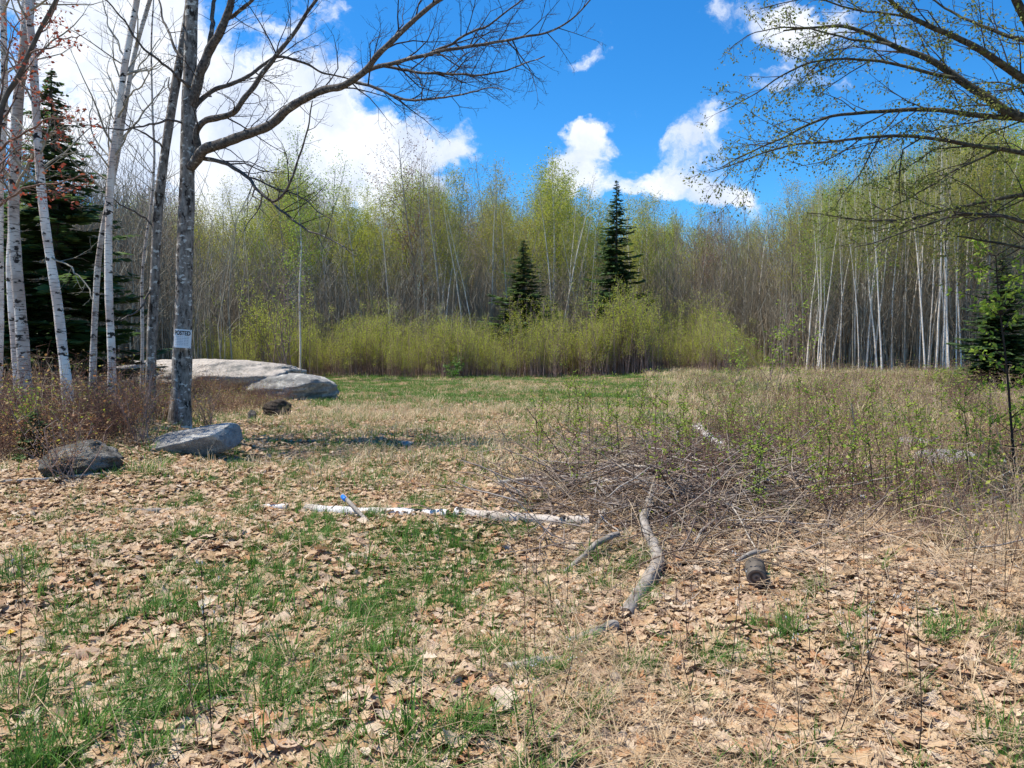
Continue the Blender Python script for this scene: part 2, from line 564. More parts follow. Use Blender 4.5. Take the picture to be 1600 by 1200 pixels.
c = t.mix(t.math('MULTIPLY', t.smooth(nn, 0.46, 0.28), 0.3), c, (0.70, 0.56, 0.42))
ax = t.math('ABSOLUTE', t.n('ShaderNodeSeparateXYZ', {0: oc}).outputs[0])
c = t.mix(t.math('MULTIPLY', t.smooth(ax, 0.0035, 0.001), 0.55), c, (0.66, 0.52, 0.36))
finish(t, c, 0.7, nn, 0.004, 0.25, 0.2)
M['litter'] = m
M['grass'] = m_leaf('green_grass_blade', [(0, (0.05, 0.14, 0.02)), (0.5, (0.085, 0.20, 0.03)), (1, (0.16, 0.27, 0.05))], 0.35)
M['straw'] = m_leaf('dry_grass_blade', [(0, (0.52, 0.41, 0.24)), (0.5, (0.66, 0.54, 0.35)), (1, (0.46, 0.32, 0.19))], 0.25)
M['redbrush'] = m_leaf('russet_leaf', [(0, (0.36, 0.16, 0.07)), (0.4, (0.46, 0.24, 0.10)), (0.7, (0.27, 0.21, 0.07)), (1, (0.50, 0.31, 0.15))], 0.3)

# ground
m, t = mat('ground_soil')
oc = t.n('ShaderNodeTexCoord').outputs['Object']
n1 = t.n('ShaderNodeTexNoise', {'Vector': oc, 'Scale': 9.0, 'Detail': 9.0, 'Roughness': 0.7}).outputs['Fac']
n2 = t.n('ShaderNodeTexNoise', {'Vector': oc, 'Scale': 0.55, 'Detail': 4.0}).outputs['Fac']
vor = t.n('ShaderNodeTexVoronoi', {'Vector': oc, 'Scale': 14.0})
c = t.ramp(n1, [(0.3, (0.09, 0.06, 0.036)), (0.5, (0.27, 0.185, 0.105)), (0.7, (0.46, 0.34, 0.21))])
c = t.mix(t.math('MULTIPLY', t.smooth(n2, 0.45, 0.65), 0.5), c, (0.12, 0.14, 0.045))
c = t.mix(0.25, c, vor.outputs['Color'], 'MULTIPLY')
finish(t, c, 0.95, n1, 0.03, 0.1)
M['ground'] = m

# rock
def m_rock(name, c1, c2, lich, lo=0.52, hi=0.6, sc=3.0):
    m, t = mat(name)
    oc = t.n('ShaderNodeTexCoord').outputs['Object']
    n1 = t.n('ShaderNodeTexNoise', {'Vector': oc, 'Scale': sc * 3, 'Detail': 10.0, 'Roughness': 0.7}).outputs['Fac']
    n2 = t.n('ShaderNodeTexNoise', {'Vector': oc, 'Scale': sc, 'Detail': 6.0, 'Roughness': 0.65}).outputs['Fac']
    sp = t.n('ShaderNodeTexVoronoi', {'Vector': oc, 'Scale': sc * 22}).outputs['Distance']
    c = t.ramp(n1, [(0.3, c1), (0.7, c2)])
    c = t.mix(t.smooth(n2, lo, hi), c, lich)
    c = t.mix(t.math('MULTIPLY', t.smooth(sp, 0.35, 0.1), 0.25), c, (0.05, 0.05, 0.045))
    finish(t, c, 0.9, t.math('ADD', n1, t.math('MULTIPLY', sp, 0.3)), 0.07, 0.2)
    return m


M['rock'] = m_rock('grey_granite', (0.20, 0.195, 0.185), (0.48, 0.46, 0.43), (0.58, 0.56, 0.51))
M['rock_pale'] = m_rock('pale_granite', (0.30, 0.265, 0.23), (0.56, 0.50, 0.44), (0.21, 0.20, 0.18), 0.55, 0.66, 1.3)
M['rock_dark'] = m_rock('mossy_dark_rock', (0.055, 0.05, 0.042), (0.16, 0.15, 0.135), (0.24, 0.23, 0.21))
M['stump'] = m_rock('rotten_stump', (0.03, 0.024, 0.02), (0.11, 0.085, 0.065), (0.09, 0.085, 0.035), 0.55, 0.66)


def m_plain(name, c, rough=0.6, spec=0.3):
    m, t = mat(name)
    n = t.n('ShaderNodeTexNoise', {'Scale': 40.0, 'Detail': 4.0}).outputs['Fac']
    cc = t.mix(t.math('MULTIPLY', n, 0.35), c, tuple(x * 0.75 for x in c))
    finish(t, cc, rough, spec=spec)
    return m


M['sign'] = m_plain('white_sign_sheet', (0.80, 0.80, 0.82), 0.5)
M['ink'] = m_plain('black_ink', (0.015, 0.015, 0.02))
M['ink_grey'] = m_plain('grey_print', (0.42, 0.42, 0.46))
M['blue'] = m_plain('blue_tape', (0.02, 0.16, 0.55), 0.4)
M['yellow'] = m_plain('dandelion_petal', (0.80, 0.52, 0.01))
M['fluff'] = m_plain('white_seed_fluff', (0.62, 0.60, 0.58), 0.9)
m, t = mat('cut_wood_end')
oc = t.n('ShaderNodeTexCoord').outputs['Object']
wv_ = t.n('ShaderNodeTexWave', {'Vector': oc, 'Scale': 9.0, 'Distortion': 2.0, 'Detail': 3.0}, wave_type='RINGS', rings_direction='Z').outputs['Fac']
finish(t, t.ramp(wv_, [(0, (0.07, 0.05, 0.04)), (1, (0.22, 0.165, 0.13))]), 0.9, wv_, 0.004)
M['cutend'] = m

# ------------------------------------------------------------------ ground sheet
def warp_axis(lo, hi, n, dense):
    u = np.linspace(-1, 1, n)
    a = np.sinh(u * dense) / math.sinh(dense)
    return np.where(a < 0, -a * lo, a * hi)


gx = warp_axis(-420, 420, 241, 4.6)
gy = warp_axis(-60, 620, 301, 4.4) + 4.0
X, Y = np.meshgrid(gx, gy)
Z = gz(X, Y) * np.where(Y > 90, np.clip((260 - Y) / 170, 0, 1), 1)
V = np.stack([X, Y, Z], -1).reshape(-1, 3)
nx, ny = len(gx), len(gy)
i = (np.arange(ny - 1)[:, None] * nx + np.arange(nx - 1)[None, :]).ravel()
ground = add('ground', make_mesh('ground', V, [np.stack([i, i + 1, i + nx + 1, i + nx], 1)], M['ground'], True), kind='structure',
             label='leaf strewn clearing floor with thin grass and brown soil')

# ------------------------------------------------------------------ geometry-node scatter (stuff only)
def scatter(name, pts, rots, scales, idx, protos, label=None, parent=None):
    col = bpy.data.collections.new(name + '_sources')
    for k, me in enumerate(protos):
        o = bpy.data.objects.new('%s_source_%03d' % (name, k), me)
        col.objects.link(o)
    me = bpy.data.meshes.new(name)
    me.vertices.add(len(pts))
    me.vertices.foreach_set('co', np.asarray(pts, np.float32).ravel())
    a = me.attributes.new('rot', 'FLOAT_VECTOR', 'POINT')
    a.data.foreach_set('vector', np.asarray(rots, np.float32).ravel())
    a = me.attributes.new('scl', 'FLOAT', 'POINT')
    a.data.foreach_set('value', np.asarray(scales, np.float32).ravel())
    a = me.attributes.new('idx', 'INT', 'POINT')
    a.data.foreach_set('value', np.asarray(idx, np.int32).ravel())
    o = bpy.data.objects.new(name, me)
    COL.objects.link(o)
    o['kind'] = 'stuff'
    if label:
        o['label'] = label
    if parent:
        o.parent = parent
    ng = bpy.data.node_groups.new(name + '_scatter', 'GeometryNodeTree')
    ng.interface.new_socket('Geometry', in_out='INPUT', socket_type='NodeSocketGeometry')
    ng.interface.new_socket('Geometry', in_out='OUTPUT', socket_type='NodeSocketGeometry')
    N, Lk = ng.nodes, ng.links
    gi, go = N.new('NodeGroupInput'), N.new('NodeGroupOutput')
    ci = N.new('GeometryNodeCollectionInfo')
    ci.inputs['Collection'].default_value = col
    ci.inputs['Separate Children'].default_value = True
    ci.inputs['Reset Children'].default_value = True
    ip = N.new('GeometryNodeInstanceOnPoints')
    ip.inputs['Pick Instance'].default_value = True

    def attr(nm, ty):
        a = N.new('GeometryNodeInputNamedAttribute')
        a.data_type = ty
        a.inputs['Name'].default_value = nm
        return a.outputs['Attribute']
    er = N.new('FunctionNodeEulerToRotation')
    Lk.new(attr('rot', 'FLOAT_VECTOR'), er.inputs[0])
    Lk.new(gi.outputs[0], ip.inputs['Points'])
    Lk.new(ci.outputs[0], ip.inputs['Instance'])
    Lk.new(attr('idx', 'INT'), ip.inputs['Instance Index'])
    Lk.new(er.outputs[0], ip.inputs['Rotation'])
    Lk.new(attr('scl', 'FLOAT'), ip.inputs['Scale'])
    Lk.new(ip.outputs[0], go.inputs[0])
    md = o.modifiers.new('scatter', 'NODES')
    md.node_group = ng
    return o


def field_points(n, y0, y1, spread=0.74, pw=1.6, x0=None, x1=None):
    """points over the wedge the camera sees, thinner with distance"""
    u = rng.random(n)
    k = 1 - pw + 1
    y = (y0 ** (2 - pw) + u * (y1 ** (2 - pw) - y0 ** (2 - pw))) ** (1 / (2 - pw))
    x = (rng.random(n) * 2 - 1) * (spread * y + 0.8)
    return x, y


def vnoise(x, y, s, seed):
    q = np.random.default_rng(seed)
    out = 0
    for k in range(6):
        a = q.random() * 6.28
        f = s * (0.6 + 1.2 * q.random())
        out = out + np.sin(f * (x * math.cos(a) + y * math.sin(a)) + q.random() * 6.28)
    return out / 6 ** 0.5 / 0.9


# ------------------------------------------------------------------ leaf litter
def oak_leaf_light(k):
    q = np.random.default_rng(100 + k)
    L = 0.14
    st = np.array([0, .12, .24, .34, .46, .56, .68, .78, .9, 1.0])
    wd = np.array([.03, .14, .38, .22, .50, .27, .52, .30, .34, .05]) * (0.62 + 0.22 * q.random())
    if k % 4 == 3:
        wd = 0.30 * np.sin(np.pi * np.clip(st, 0.02, 0.985)) ** 0.8
        L = 0.095
    curl, roll, tw = q.uniform(-0.9, 1.5), q.uniform(-1.4, 2.0), q.uniform(-.7, .7)
    rows = []
    for s_, w_ in zip(st, wd):
        z0 = curl * (s_ - 0.5) ** 2 * L * 0.5
        fwd = 0.06 * L if w_ > 0.25 else 0
        for sx in (-1, 0, 1):
            x = sx * w_ * L * q.uniform(0.8, 1.2)
            z = z0 + roll * x * x / L + tw * x * (s_ - .5) + q.normal() * 0.002
            rows.append((x, s_ * L - L / 2 + abs(sx) * fwd, z))
    Q = [[a * 3 + b, a * 3 + b + 1, a * 3 + b + 4, a * 3 + b + 3] for a in range(len(st) - 1) for b in range(2)]
    return make_mesh('dry_leaf', np.array(rows), [np.array(Q)], M['litter'], False)


LEAF = [oak_leaf_light(k) for k in range(16)]
nL = 175000
x, y = field_points(nL, 1.9, 30, pw=1.55)
px, py = proj(x, y, gz(x, y))
gn = vnoise(x, y, 1.1, 3)
keep = np.ones(nL)
keep *= np.where((px < 760) & (py > 830), 0.85 - 0.25 * np.clip(gn + 0.3, 0, 1), 1)          # grassy left foreground
keep *= np.where(py < 660, 0.5, 1.0)
keep *= np.where((py < 625), 0.35, 1.0)
keep *= np.where((px > 1000) & (py < 700), 0.45, 1.0)
sel = rng.random(nL) < keep
x, y = x[sel], y[sel]
xm, ym = field_points(34000, 8.0, 30, pw=1.0)
pxm, pym = proj(xm, ym, gz(xm, ym))
ok = (pym > 628) & ((pxm < 1050) | (rng.random(34000) < .4)) & (pxm > 250)
x, y = np.concatenate([x, xm[ok]]), np.concatenate([y, ym[ok]])
o = np.argsort(y)
x, y = x[o], y[o]
n = len(x)
z = gz(x, y) + rng.random(n) ** 1.6 * 0.045 + 0.006
# leaves caught on and banked against the birch log
lx, ly, lz = [], [], []
for (a0, b0_, a1, b1_, rr_) in ((712, 808, 850, 822, .058), (850, 822, 922, 824, .064), (478, 800, 700, 808, .056)):
    for k in range(34):
        f = rng.random()
        g = gp(a0 + (a1 - a0) * f, b0_ + (b1_ - b0_) * f)
        top = rng.random() < .3
        lx.append(g.x + rng.normal() * .02)
        ly.append(g.y + (rng.normal() * .02 if top else rng.choice([-1, 1]) * rr_ * rng.uniform(1.0, 1.6)))
        lz.append(g.z + (rr_ * 1.78 if top else rng.uniform(.01, .06)))
x, y, z = np.concatenate([x, lx]), np.concatenate([y, ly]), np.concatenate([z, lz])
n = len(x)
tilt = R(13)
rots = np.stack([rng.normal(size=n) * tilt, rng.normal(size=n) * tilt, rng.random(n) * 6.283], 1)
flip = rng.random(n) < 0.4
rots[flip, 0] += math.pi
sc = np.where(rng.random(n) < .45, rng.uniform(0.25, 0.55, n), rng.uniform(0.5, 1.0, n)) * np.where(y < 2.7, .72, .86)
idx = rng.integers(0, len(LEAF), n)
# the 300 that show largest are leaves of their own
size = sc / y
inview = (proj(x, y, z)[0] > 10) & (proj(x, y, z)[0] < 1590) & (proj(x, y, z)[1] < 1190)
cand = np.where(inview)[0]
big = cand[np.argsort(-size[cand])[:300]]
mask_big = np.zeros(n, bool)
mask_big[big] = True
for j in big:
    add('leaf', LEAF[idx[j]], ground, (x[j], y[j], z[j] + 0.012), tuple(rots[j]), float(sc[j]))
s_ = ~mask_big
scatter('leaf_litter', np.stack([x, y, z], 1)[s_], rots[s_], sc[s_], idx[s_], LEAF, 'tan and brown fallen oak leaves strewn over the clearing')

# ------------------------------------------------------------------ grass
def blades(k, nb, h, spread, lean, wid, m, flat=False):
    q = np.random.default_rng(300 + k)
    Vs, T, Q, off = [], [], [], 0
    for b in range(nb):
        a = q.random() * 6.283
        r = spread * q.random() ** 0.7
        base = np.array([r * math.cos(a), r * math.sin(a), 0.0])
        a2 = a + q.normal() * 1.0
        hh = h * q.uniform(0.5, 1.15)
        ln = lean * q.uniform(0.2, 1.3)
        dv = np.array([math.cos(a2), math.sin(a2), 0])
        sd = np.array([-math.sin(a2), math.cos(a2), 0]) * wid * q.uniform(.7, 1.3)
        pts = []
        for s_ in (0, .4, .75, 1.0):
            zz = hh * (s_ - (0.55 * ln * s_ * s_ if not flat else 0.9 * s_ * s_))
            c_ = base + dv * hh * ln * s_ ** 1.6 + np.array([0, 0, max(zz, 0.01)])
            pts.append((c_, 1 - 0.95 * s_))
        for c_, w_ in pts[:-1]:
            Vs += [c_ - sd * w_, c_ + sd * w_]
        Vs.append(pts[-1][0])
        Q += [[off, off + 1, off + 3, off + 2], [off + 2, off + 3, off + 5, off + 4]]
        T.append([off + 4, off + 5, off + 6])
        off += 7
    return make_mesh('grass_tuft', np.array(Vs), [np.array(Q), np.array(T)], m)


GR = [blades(k, 12, 0.21, 0.06, 0.75, 0.0030, M['grass']) for k in range(5)] + [blades(k + 5, 14, 0.10, 0.07, 1.0, 0.0032, M['grass']) for k in range(4)]
n = 64000
x, y = field_points(n, 1.9, 16, pw=1.35)
px, py = proj(x, y, gz(x, y))
gn = 0.45 * vnoise(x, y, 1.1, 3) + 0.9 * vnoise(x, y, 4.5, 9) + 1.2 * vnoise(x, y, 12.0, 19)
dens_ = np.where(px < 480, 0.46, np.where(px < 760, 0.40, np.where(px < 1000, 0.20, 0.10)))
dens_ = dens_ * np.where(py < 840, 0.5, 1.0) * np.where((px < 330) & (py < 860), 0.55, 1.0) * np.where(py > 1020, 1.15, 1.0)
sel = (gn * 0.42 + rng.random(n) * 1.0) > (1.32 - dens_)
x, y, = x[sel], y[sel]
n = len(x)
tx_, ty_ = [], []
for (a, b, sa, sb, m_) in ((130, 1125, 80, 50, 30), (370, 1070, 90, 55, 26), (545, 1010, 80, 65, 26), (640, 900, 60, 45, 22), (300, 950, 110, 40, 26), (80, 900, 60, 30, 12), (500, 825, 26, 8, 12), (620, 838, 30, 9, 12), (700, 1150, 60, 30, 14), (1565, 1165, 14, 10, 7), (1225, 1000, 16, 8, 5), (1475, 995, 18, 8, 6), (650, 730, 20, 8, 8), (930, 890, 30, 14, 8), (240, 735, 40, 8, 8), (150, 1180, 90, 20, 20)):
    for k in range(m_):
        g = gp(a + rng.normal() * sa, min(1215, max(640, b + rng.normal() * sb)))
        tx_.append(g.x)
        ty_.append(g.y)
n0 = n
x, y = np.concatenate([x, tx_]), np.concatenate([y, ty_])
n = len(x)
gsc = np.concatenate([rng.uniform(0.45, 1.15, n0), rng.uniform(0.9, 1.6, n - n0)])
gidx = np.concatenate([rng.integers(0, 9, n0), rng.integers(0, 5, n - n0)])
scatter('grass', np.stack([x, y, gz(x, y)], 1), np.stack([rng.normal(size=n) * .15, rng.normal(size=n) * .15, rng.random(n) * 6.28], 1),
        gsc, gidx, GR, 'short green spring grass sprouting through the fallen leaves')

GRF = [blades(k + 20, 16, 0.19, 0.18, 0.9, 0.006, M['grass']) for k in range(4)]
STF = [blades(k + 30, 16, 0.28, 0.20, 1.0, 0.006, M['straw']) for k in range(4)]
n = 42000
x, y = field_points(n, 8.5, 50, pw=1.2)
px, py = proj(x, y, gz(x, y))
gn = vnoise(x, y, 0.5, 21)
pg = np.where((py < 640) & (px > 480) & (px < 1010), 0.97, 0.55)
pg = np.where(py > 665, 0.55, pg)
pg = np.where(px > 1010, 0.42, pg)
isg = rng.random(n) < np.clip(pg + 0.2 * gn, 0.05, 0.97)
sel = rng.random(n) < np.where(py > 660, 0.30, np.where(px > 1010, 0.75, 0.95))
sel &= ~((px < 480) & (py > 600) & (rng.random(n) < 0.6))
x, y, isg = x[sel], y[sel], isg[sel]
n = len(x)
scatter('field_grass', np.stack([x, y, gz(x, y)], 1), np.stack([rng.normal(size=n) * .15, rng.normal(size=n) * .15, rng.random(n) * 6.28], 1),
        rng.uniform(0.5, 1.2, n) * np.where((px[sel] > 1010) & (py[sel] < 680), 1.5, 1.0), np.where(isg, rng.integers(0, 4, n), rng.integers(4, 8, n)), GRF + STF, 'green and straw coloured grass across the middle of the clearing')

# flattened straw in the right half and around the brush
M['straw_flat'] = m_leaf('matted_straw_blade', [(0, (0.30, 0.20, 0.115)), (0.35, (0.44, 0.32, 0.19)), (0.7, (0.56, 0.44, 0.28)), (1, (0.36, 0.24, 0.15))], 0.2)
STN = [blades(k + 40, 12, 0.34, 0.10, 1.7, 0.0022, M['straw_flat'], True) for k in range(6)] + [blades(k + 50, 9, 0.42, 0.08, 0.9, 0.0022, M['straw_flat']) for k in range(4)]
n = 20000
x, y = field_points(n, 1.9, 20, pw=1.4)
px, py = proj(x, y, gz(x, y))
gn = vnoise(x, y, 1.3, 33)
pr = np.where(px > 1050, 0.52, np.where(px > 820, 0.5, np.where(px > 520, 0.09, 0.06)))
sel = rng.random(n) < pr * np.clip(0.6 + 0.6 * gn, 0.1, 1)
x, y, py_ = x[sel], y[sel], py[sel]
n = len(x)
up_ok = py_ < 760
idx = np.where(up_ok & (rng.random(n) < 0.6), rng.integers(6, 10, n), rng.integers(0, 6, n))
scatter('dry_grass', np.stack([x, y, gz(x, y) + 0.01], 1), np.stack([rng.normal(size=n) * .2, rng.normal(size=n) * .2, rng.random(n) * 6.28], 1),
        rng.uniform(0.5, 1.2, n), idx, STN, 'flattened straw coloured grass lying over the leaves')

# ------------------------------------------------------------------ rocks
def ico(sub):
    import bmesh
    bm = bmesh.new()
    bmesh.ops.create_icosphere(bm, subdivisions=sub, radius=1)
    V = np.array([v.co[:] for v in bm.verts])
    T = np.array([[v.index for v in f.verts] for f in bm.faces])
    bm.free()
    return V, T


def rock_mesh(name, m, size, seed, cuts=6, power=2.6, rough=0.05, sub=5, planes=()):
    q = np.random.default_rng(seed)
    V, T = ico(sub)
    p = np.sum(np.abs(V) ** power, axis=1) ** (-1 / power)
    V = V * p[:, None]
    pl = list(planes)
    for _ in range(cuts):
        nrm = unit(q.normal(size=3))
        pl.append((nrm, q.uniform(0.72, 0.95)))
    for nrm, dd in pl:
        nrm = unit(np.array(nrm, float))
        h = V @ nrm - dd
        V = V - np.outer(np.where(h > 0, h * 0.93, 0), nrm)
    for f, a in ((2.2, 1.0), (5.0, 0.55), (11, 0.4), (23, 0.26)):
        ph = q.random((4, 3)) * 6.28
        dv = sum(np.sin(V @ (q.normal(size=3) * f) + ph[i, 0]) for i in range(4)) / 4
        V = V * (1 + rough * a * dv)[:, None]
    return make_mesh(name, V * np.array(size), [T], m, True)


def rock(name, label, px, py, m, size, seed, sink=0.25, rotz=0.0, depth=None, tilt=0.0, cat='boulder', **kw):
    p = gp(px, py) if depth is None else at(px, py, depth)
    if depth is not None:
        p.z = float(gz(p.x, p.y))
    me = rock_mesh(name, m, size, seed, **kw)
    return add(name, me, None, (p.x, p.y, p.z + size[2] * (1 - 2 * sink)), (0, tilt, rotz), label=label, category=cat)


rock('rock_outcrop', 'long low pale granite outcrop rounded like a whale back behind the posted tree', 330, 600, M['rock_pale'], (3.1, 1.2, 0.54), 11, 0.20, 0.05, 24.0, cuts=6, power=2.3, rough=0.12, cat='rock')
rock('rock_outcrop', 'grey speckled granite hump at the right end of the low outcrop by the green grass', 446, 600, M['rock'], (1.75, 1.0, 0.56), 12, 0.20, -0.06, 23.6, cuts=7, power=2.3, rough=0.13, cat='rock')
rock('rock_outcrop', 'pale granite hump seen between the two white birches and the maples', 222, 600, M['rock_pale'], (1.5, 1.0, 0.66), 13, 0.28, 0.1, 24.0, cuts=3, power=2.2, rough=0.08, cat='rock')
rock('boulder', 'flat angular grey slab boulder with lit top beside the leafy clearing', 290, 706, M['rock'], (0.78, 0.44, 0.20), 21, 0.22, R(12), None, R(-10), planes=(((-0.16, -0.42, 0.90), 0.56), ((0.12, -1, -0.30), 0.62), ((1, -0.35, 0.05), 0.80), ((-0.75, -0.25, 0.62), 0.66)), cuts=1, power=4.5, rough=0.035)
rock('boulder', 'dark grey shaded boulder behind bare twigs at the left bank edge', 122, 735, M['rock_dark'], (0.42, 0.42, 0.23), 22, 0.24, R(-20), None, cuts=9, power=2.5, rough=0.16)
rock('stump', 'dark rotten mossy stump mound in dead grass right of slab boulder', 434, 650, M['stump'], (0.30, 0.28, 0.21), 23, 0.10, 0.3, None, cuts=3, rough=0.14, cat='stump')
rock('rock', 'small upright dark stone just left of the rotten stump', 394, 657, M['rock_dark'], (0.09, 0.09, 0.13), 24, 0.08, cuts=4, rough=0.1, sub=4, cat='rock')
rock('rock', 'grey rock half hidden in the brush near the right edge', 1428, 705, M['rock'], (0.28, 0.22, 0.13), 25, 0.15, cuts=5, cat='rock')
rock('rock', 'flat grey rock under pale dead branches near the right edge', 1480, 728, M['rock'], (0.40, 0.28, 0.12), 26, 0.12, cuts=5, cat='rock')
rock('rock', 'small pale stone lying among the leaves behind the birch log', 636, 698, M['rock'], (0.13, 0.10, 0.06), 27, 0.2, cuts=4, sub=4, cat='rock')

# ------------------------------------------------------------------ traced trees near the camera
def trace(pts, depth, n=None, ddepth=0.0, spread=None):
    """polyline from photo pixels at a distance that varies along the branch"""
    k = len(pts)
    out = []
    for i, p in enumerate(pts):
        dd = depth + ddepth * i / max(1, k - 1)
        out.append(at(p[0], p[1], dd)[:])
    return np.array(out)


def wob(P, amp, seed):
    q = np.random.default_rng(seed)
    s = np.linspace(0, 1, len(P))
    o = np.zeros_like(P)
    for k in range(3):
        for f in (2, 5, 9):
            o[:, k] += np.sin(s * 6.28 * f * q.uniform(.7, 1.3) + q.random() * 6.28) * amp / f
    o *= np.minimum(1, s * 6)[:, None]
    return P + o


def trunk_tube(P, r, sides=14, n=40, flare=0.35, flare_h=0.05, seed=0):
    P = smooth_path(P, 2)
    rr = np.interp(np.linspace(0, 1, len(P)), np.linspace(0, 1, len(r)), r)
    P, rr, L = resample(P, rr, n)
    s = np.linspace(0, 1, n)
    rr = rr * (1 + flare * np.exp(-s / flare_h))
    q = np.random.default_rng(seed)
    rr = rr * (1 + 0.035 * np.sin(s * 40 + q.random() * 6) + 0.03 * np.sin(s * 90 + q.random() * 6))
    t = Tubes()
    t.add(P, rr, sides)
    return t, P, rr


def near_tree(name, label, cat, base_px, pts, depth, wpx, m, limbs=(), twig_m=None, up_len=4.0, lean_depth=0.0, twigs=True, leaf=None, group=None, seed=0, tw_sp=0.22, crown_n=14):
    """a tree whose trunk is traced; the stem goes on above the frame into a plain crown"""
    k = depth / F
    P = trace(pts, depth, ddepth=lean_depth)
    b = P[0].copy()
    P[0, 2] = float(gz(b[0], b[1])) - 0.12
    top_d = unit(P[-1] - P[-2])
    top = wpath(P[-1], unit(top_d + np.array([0, 0, 0.5])), up_len, 6, 0.08, 0.1)[1:]
    r = np.array(wpx) * k / 2 * (0.87 if seed == 1 else 0.68)
    P2 = np.concatenate([P, top])
    L1 = np.linalg.norm(np.diff(P, axis=0), axis=1).sum()
    rr = np.interp(np.linspace(0, 1, 24), [0, L1 / (L1 + up_len), 1], [r[0], r[-1], 0.012])
    root = thing(name, label, cat, tuple(b[:2]) + (float(gz(b[0], b[1])),), group)
    inv = np.array(root.location)
    tb, TP, TR = trunk_tube(wob(smooth_path(P2 - inv, 1), 0.03, seed + 77), rr, 16, 60, seed=seed)
    add('trunk', tb.mesh('trunk', m), root)
    tips = []
    if crown_n:
        cb = Tubes()
        for j in range(crown_n if m is M['maple'] else crown_n + 10):
            f = rng.uniform(0.62 if m is M['maple'] else 0.34, 0.98)
            kk = int(f * (len(TP) - 1))
            az = rng.random() * 6.28
            d = np.array([math.cos(az), math.sin(az), rng.uniform(0.5, 1.2)])
            ln = rng.uniform(0.7, 1.8)
            Q = wpath(TP[kk], d, ln, 7, 0.14, 0.06)
            q0 = max(0.006, min(TR[kk] * 0.4, 0.02))
            qr = np.linspace(q0, 0.003, 7)
            cb.add(Q, qr, 5)
            if twigs:
                grow(cb, Q, qr, 1, tw_sp, 0.4, tips, 0.0026)
        cr = add('crown', cb.mesh('crown', twig_m or M['twig']), root)
        if leaf and tips:
            lm, ls, per = leaf
            V, T = leaf_quads([a for a, _ in tips], None, ls, 0.3, per, 0.05)
            add('leaves', make_mesh('leaves', V, [T], lm), cr)
    for li, (lp, dd, w0, w1, sp, lv) in enumerate(limbs):
        lb = Tubes()
        Q = trace(lp, depth, ddepth=dd) - inv
        Q = smooth_path(Q, 2)
        n_ = max(10, len(lp) * 4)
        Q, _, Lq = resample(Q, np.zeros(len(Q)), n_)
        Q = wob(Q, 0.034, seed * 31 + li)
        qr = np.linspace(w0 * k / 2, w1 * k / 2, n_) * (1 + 0.05 * np.sin(np.arange(n_) * 1.7))
        lb.add(Q, qr, 9 if w0 > 6 else 6)
        lo = add('limb', lb.mesh('limb', M['limb'] if m is M['maple'] else (twig_m or M['twig'])), root)
        if sp:
            gb, tp = Tubes(), []
            grow(gb, Q, qr, lv, sp * 0.72, 0.42, tp, 0.0026, 0.10, (30, 62), 0.05, 1.2)
            add('twigs', gb.mesh('twigs', twig_m or M['twig']), lo)
            if leaf and tp:
                lm, ls, per = leaf
                V, T = leaf_quads([a for a, _ in tp], None, ls, 0.3, per, 0.04)
                add('leaves', make_mesh('leaves', V, [T], lm), lo)
    return root


B = {}
posted_limbs = [
    ([(292, 266), (308, 250), (316, 234), (333, 227), (360, 218), (393, 208), (427, 193), (453, 170), (480, 153), (510, 140), (533, 136), (556, 122), (576, 107), (590, 83), (616, 60), (643, 33), (673, 10), (700, -8), (740, -40)], -2.2, 17, 4, 0.30, 2),
    ([(568, 113), (590, 104), (616, 102), (633, 93), (673, 83), (720, 72), (766, 70), (816, 58), (850, 55), (883, 37), (910, 13), (930, -10)], -1.9, 7, 1.6, 0.20, 2),
    ([(553, 128), (600, 140), (633, 157), (666, 158), (720, 150), (760, 133), (785, 140)], -1.4, 5, 1.3, 0.17, 2),
    ([(590, 102), (640, 110), (693, 117), (733, 117), (786, 113), (820, 100), (850, 88)], -1.5, 5, 1.3, 0.17, 2),
    ([(673, 83), (720, 60), (766, 37), (810, 7), (840, -25)], -1.7, 4.5, 1.5, 0.18, 2),
    ([(292, 266), (306, 248), (312, 232), (305, 210), (312, 197), (327, 186), (353, 180), (370, 173), (383, 150), (400, 130), (413, 110), (430, 87), (457, 57), (477, 23), (500, -5), (530, -40)], -1.0, 11, 3.5, 0.24, 2),
    ([(298, 178), (308, 163), (322, 148), (353, 133), (387, 120), (410, 100), (437, 87), (473, 100), (500, 113), (533, 118), (565, 128)], 0.8, 8, 1.8, 0.22, 2),
    ([(297, 168), (310, 130), (317, 108), (330, 70), (347, 43), (360, 10), (370, -20), (395, -80)], -0.6, 17, 7, 0.35, 2),
    ([(343, 45), (362, 24), (383, 10), (405, -6), (440, -30)], -0.9, 7, 3, 0.26, 2),
    ([(328, 72), (332, 33), (334, 0), (340, -40)], 0.3, 8, 4, 0.3, 2),
    ([(305, 246), (325, 249), (347, 250), (373, 267), (390, 277), (400, 297), (423, 315), (430, 316), (447, 297), (463, 263), (473, 230), (480, 200), (487, 160)], -1.6, 7, 1.6, 0.24, 1),
    ([(425, 316), (447, 337), (477, 357), (533, 383), (560, 400)], -1.7, 4, 1.3, 0.22, 1),
    ([(390, 277), (430, 292), (467, 307), (500, 330), (520, 345)], -1.2, 3, 1.2, 0.22, 1),
    ([(298, 197), (267, 187), (243, 192), (207, 202), (167, 200), (127, 197)], -1.0, 4, 1.3, 0.24, 1),
    ([(303, 140), (283, 123), (247, 97), (213, 60), (187, 27), (165, -5)], -1.2, 5, 2, 0.26, 1),
    ([(298, 110), (270, 70), (255, 30), (245, -10)], 0.9, 5, 2.5, 0.26, 1),
]
